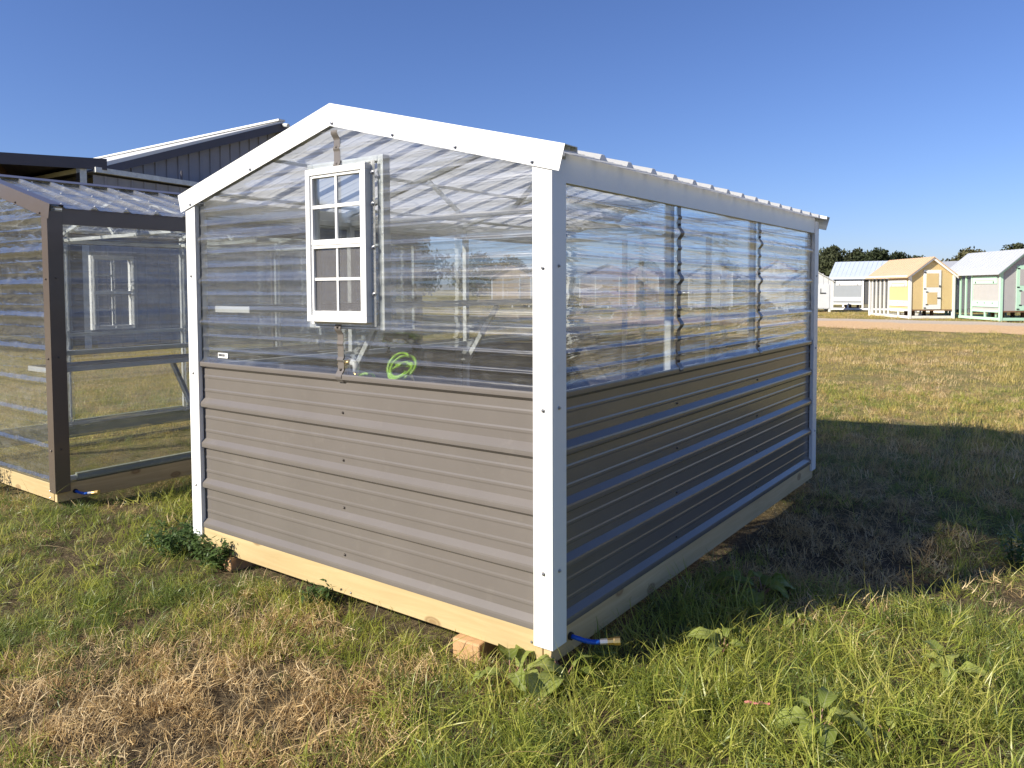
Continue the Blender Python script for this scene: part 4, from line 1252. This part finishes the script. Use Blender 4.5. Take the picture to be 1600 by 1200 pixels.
weedbush(-5.15, -0.35, 0.62, 0.16, 700, 'tall green weed against the clear front of the brown trimmed greenhouse', 6)

# pink plastic scrap lying in the grass
sc_ = MB()
for i in range(6):
    t = i / 6
    sc_.add([(0.11 * t, 0.004 * math.sin(i), 0.004 * math.sin(i * 2)), (0.11 * (t + 1 / 6), 0.004 * math.sin(i + 1), 0.004 * math.sin(i * 2 + 2)), (0.11 * (t + 1 / 6), 0.014 + 0.004 * math.sin(i + 1), 0.004 + 0.004 * math.sin(i * 2 + 2)), (0.11 * t, 0.014 + 0.004 * math.sin(i), 0.004 + 0.004 * math.sin(i * 2))], [(0, 1, 2, 3)])
sc_.closed = False
so = sc_.build('ribbon_scrap', MAT['pink']); so.location = (0.68, 0.20, gzf(0.7, 0.2) + 0.055); so.rotation_euler = (0.3, 0, 0.55); so.scale = (0.8, 0.5, 1)
m_ = so.modifiers.new("thick", 'SOLIDIFY'); m_.thickness = 0.001
tag(so, 'scrap of pink ribbon lying in the grass', 'scrap')

# ------------------------------------------------------------------ grass
def tuft(name, nb, rad, h, lean, wd, mat, seed, segs=3, lay=0.9):
    r = np.random.default_rng(seed)
    V_, F_ = [], []
    for i in range(nb):
        a = r.random() * 6.283; q = math.sqrt(r.random()) * rad
        bx, by = math.cos(a) * q, math.sin(a) * q
        da = r.random() * 6.283
        hh = h * (0.45 + 0.75 * r.random())
        le = lean * (0.3 + 1.0 * r.random())
        w_ = wd * (0.6 + 0.7 * r.random())
        dx, dy = math.cos(da), math.sin(da)
        px, py = -dy, dx
        x, y, z = bx, by, -0.01
        ang = lay * r.random() ** 1.3
        j0 = len(V_)
        for s in range(segs + 1):
            t = s / segs
            ww = w_ * (1 - t) ** 0.7 * 0.5
            if s < segs:
                V_.append((x - px * ww, y - py * ww, z)); V_.append((x + px * ww, y + py * ww, z))
            else:
                V_.append((x, y, z))
            st = hh / segs
            x += dx * math.sin(ang) * st; y += dy * math.sin(ang) * st; z += math.cos(ang) * st
            ang += le / segs * (0.8 + 0.5 * r.random())
            if z < 0.012: z = 0.012
        for s in range(segs - 1):
            a0 = j0 + 2 * s
            F_.append((a0, a0 + 1, a0 + 3, a0 + 2))
        a0 = j0 + 2 * (segs - 1)
        F_.append((a0, a0 + 1, a0 + 2))
    me = bpy.data.meshes.new(name); me.from_pydata(V_, [], F_); me.materials.append(mat); me.shade_smooth()
    o = bpy.data.objects.new(name, me)
    return o
def coll(name, objs):
    c = bpy.data.collections.new(name)
    for o in objs: c.objects.link(o)
    return c
C_green = coll('green_tufts', [tuft('tuft', (16, 34, 18, 34, 14, 30)[i], 0.085, (0.20, 0.13, 0.18, 0.12, 0.22, 0.13)[i], (1.5, 1.4, 1.7, 1.6, 1.9, 1.5)[i], (0.0056, 0.0034, 0.0050, 0.0032, 0.0054, 0.0034)[i], MAT['grass_dark'] if i in (3, 5) else MAT['grass'], 20 + i, 5, (0.8, 1.4, 1.3, 1.5, 0.9, 1.2)[i]) for i in range(6)])
C_dark = coll('dark_tufts', [tuft('tuft', 30, 0.07, 0.12, 1.3, 0.0034, MAT['grass_dark'] if i < 3 else MAT['grass'], 40 + i, 5, 1.5) for i in range(4)])
C_dry = coll('straw_tufts', [tuft('tuft', 26, 0.085, 0.12, 1.6 + 0.2 * i, 0.0044, MAT['straw'], 60 + i, 4, (1.1, 1.5, 1.55, 1.3)[i]) for i in range(4)])
C_field = coll('field_tufts', [tuft('tuft', 44, 0.20, 0.10, 1.5, 0.0060, MAT['field_grass'] if i < 3 else MAT['straw'], 80 + i, 2) for i in range(5)])
C_tall = coll('tall_stems', [tuft('tuft', 3, 0.03, 0.34, 0.8 + 0.3 * i, 0.0028, MAT['straw'] if i % 2 else MAT['grass'], 90 + i, 6) for i in range(4)])

def scatter(name, pts, rot, scl, idx, c):
    me = bpy.data.meshes.new(name)
    me.from_pydata([tuple(p) for p in pts.tolist()], [], [])
    n = len(pts)
    a = me.attributes.new("rot", 'FLOAT_VECTOR', 'POINT'); a.data.foreach_set("vector", rot.astype(np.float32).ravel())
    a = me.attributes.new("scl", 'FLOAT', 'POINT'); a.data.foreach_set("value", scl.astype(np.float32))
    a = me.attributes.new("idx", 'INT', 'POINT'); a.data.foreach_set("value", idx.astype(np.int32))
    o = bpy.data.objects.new(name, me); COL.objects.link(o)
    ng = bpy.data.node_groups.new(name, 'GeometryNodeTree')
    ng.interface.new_socket("Geometry", in_out='INPUT', socket_type='NodeSocketGeometry')
    ng.interface.new_socket("Geometry", in_out='OUTPUT', socket_type='NodeSocketGeometry')
    N, Lk = ng.nodes, ng.links
    gi, go = N.new('NodeGroupInput'), N.new('NodeGroupOutput')
    mp = N.new('GeometryNodeMeshToPoints')
    ci = N.new('GeometryNodeCollectionInfo'); ci.inputs['Collection'].default_value = c
    ci.inputs['Separate Children'].default_value = True; ci.inputs['Reset Children'].default_value = True
    ip = N.new('GeometryNodeInstanceOnPoints'); ip.inputs['Pick Instance'].default_value = True
    def attr(nm, dt):
        k = N.new('GeometryNodeInputNamedAttribute'); k.data_type = dt; k.inputs['Name'].default_value = nm
        return [s for s in k.outputs if s.enabled and s.name == 'Attribute'][0]
    er = N.new('FunctionNodeEulerToRotation')
    Lk.new(gi.outputs[0], mp.inputs[0]); Lk.new(mp.outputs[0], ip.inputs['Points']); Lk.new(ci.outputs[0], ip.inputs['Instance'])
    Lk.new(attr('rot', 'FLOAT_VECTOR'), er.inputs[0]); Lk.new(er.outputs[0], ip.inputs['Rotation'])
    Lk.new(attr('scl', 'FLOAT'), ip.inputs['Scale']); Lk.new(attr('idx', 'INT'), ip.inputs['Instance Index'])
    Lk.new(ip.outputs[0], go.inputs[0])
    m = o.modifiers.new("scatter", 'NODES'); m.node_group = ng
    return o

def sample(r0, r1, a0, a1, dens):
    area = 0.5 * (r1 * r1 - r0 * r0) * (a1 - a0)
    n = int(area * dens)
    r = np.sqrt(rng.random(n) * (r1 * r1 - r0 * r0) + r0 * r0)
    a = a0 + (a1 - a0) * rng.random(n)
    return 1.6 + r * np.sin(a), -2.4 + r * np.cos(a)
def bumpf(x, y, cx, cy, s): return np.exp(-((x - cx) ** 2 + (y - cy) ** 2) / (2 * s * s))
def dryness(x, y):
    d = np.hypot(x - 1.6, y + 2.4)
    v = fbm(x + 5, y + 2, 0.8) * 0.55 + fbm(x + 15, y + 22, 2.3) * 0.85 - 0.50
    v = v + 0.55 * bumpf(x, y, -1.42, -1.16, 0.42) + 0.5 * bumpf(x, y, -0.60, -0.62, 0.28) + 0.45 * bumpf(x, y, -0.95, -1.05, 0.30)
    v = v + 0.65 * bumpf(x, y, 0.68, 2.2, 0.35) + 0.6 * bumpf(x, y, 0.25, 2.4, 0.35) + 0.25 * bumpf(x, y, 0.45, 1.5, 0.4)
    v = v - 0.35 * bumpf(x, y, 0.9, 0.6, 0.6) - 0.4 * bumpf(x, y, -2.2, -0.45, 0.5) - 0.3 * bumpf(x, y, 0.3, -0.3, 0.45) - 0.25 * bumpf(x, y, -3.2, 0.1, 0.6)
    v = v + 0.22 * bumpf(x, y, 0.7, 4.0, 1.3) + 0.18 * np.clip((d - 6) / 8, 0, 1)
    return v
def finish(x, y, s, inside=0.55):
    n = len(x)
    ok = np.abs(road_dist(x, y)) > 3.0 + 0.8 * (fbm(x, y, 0.8) - 0.5)
    x, y, s = x[ok], y[ok], s[ok]
    for gx, gy in ((0, 0), (D2[0], D2[1])):
        ins = (x > gx - W) & (x < gx) & (y > gy) & (y < gy + L)
        s = np.where(ins, s * inside, s)
        edge = (x > gx - W - 0.02) & (x < gx + 0.02) & (y > gy - 0.02) & (y < gy + L + 0.02) & ~((x > gx - W + 0.1) & (x < gx - 0.1) & (y > gy + 0.1) & (y < gy + L - 0.1))
        s = np.where(edge, s * 0.4, s)
    n = len(x)
    pts = np.stack([x, y, gz(x, y)], 1)
    rot = np.stack([rng.normal(0, 0.45, n), rng.normal(0, 0.45, n), rng.random(n) * 6.283], 1)
    return pts, rot, s
AL, AR = yaw - math.radians(46), yaw + math.radians(50)
gx, gy, gs = [], [], []
fx_, fy_ = [], []
for r0, r1, a0, a1, dn in ((0.9, 4.2, AL, AR, 420), (4.2, 7.5, AL, AR, 190), (7.5, 13, AL, AR, 70), (1.0, 8, AR, AR + 0.9, 60)):
    x, y = sample(r0, r1, a0, a1, dn); gx.append(x); gy.append(y)
x = np.concatenate(gx); y = np.concatenate(gy)
dr = dryness(x, y) + rng.normal(0, 0.26, len(x))
hfac = 0.50 + 0.45 * fbm(x + 13, y + 7, 1.4) + 0.5 * np.clip(fbm(x + 3, y + 27, 3.2) - 0.35, 0, 1) + 0.25 * bumpf(x, y, 1.0, 0.5, 0.8)
sz = hfac * (0.65 + 0.6 * rng.random(len(x)))
dark = fbm(x + 40, y + 11, 1.1) + 0.35 * bumpf(x, y, -2.2, -0.5, 0.6) - 0.3 * bumpf(x, y, 0.8, 0.3, 0.7) + rng.normal(0, 0.1, len(x))
kD = dr > 0.42
kK = (~kD) & (dark > 0.62)
kG = (~kD) & ~kK
thin = rng.random(len(x)) < np.where(dr > 0.75, 0.88, 1.0)
for nm, k, c, nv, mul, in (('green_grass', kG, C_green, 6, 0.95), ('dark_grass', kK, C_dark, 4, 1.0), ('dry_grass', kD & thin, C_dry, 4, 0.95)):
    p, r_, s = finish(x[k], y[k], sz[k] * mul)
    o = scatter(nm, p, r_, s, rng.integers(0, nv, len(p)), c)
    lab = {'green_grass': 'bright green uncut grass around the greenhouses', 'dark_grass': 'darker green grass tufts near the greenhouse walls', 'dry_grass': 'patches of dry straw coloured grass'}[nm]
    tag(o, lab, 'grass', kind='stuff')
x1_, y1_ = sample(6.5, 20, AL, AR + 0.35, 26); x2_, y2_ = sample(20, 40, yaw - 0.1, AR + 0.1, 13)
x = np.concatenate([x1_, x2_]); y = np.concatenate([y1_, y2_])
s = (0.55 + 0.7 * rng.random(len(x))) * (0.5 + 0.9 * fbm(x + 3, y + 8, 0.5))
p, r_, s = finish(x, y, s)
tag(scatter('field_grass', p, r_ * np.array([0.4, 0.4, 1]), s, np.where(fbm(p[:, 0] + 7, p[:, 1] + 3, 0.6) + 0.15 * rng.normal(size=len(p)) > 0.60, rng.integers(3, 5, len(p)), rng.integers(0, 3, len(p))), C_field), 'sunlit yellowing field grass beyond the greenhouse', 'grass', kind='stuff')
x, y = sample(1.6, 7.5, AL, AR, 5)
p, r_, s = finish(x, y, 0.6 + 0.7 * rng.random(len(x)), 0.2)
tag(scatter('grass_stems', p, r_, s, rng.integers(0, 4, len(p)), C_tall), 'scattered tall grass stems', 'grass', kind='stuff')
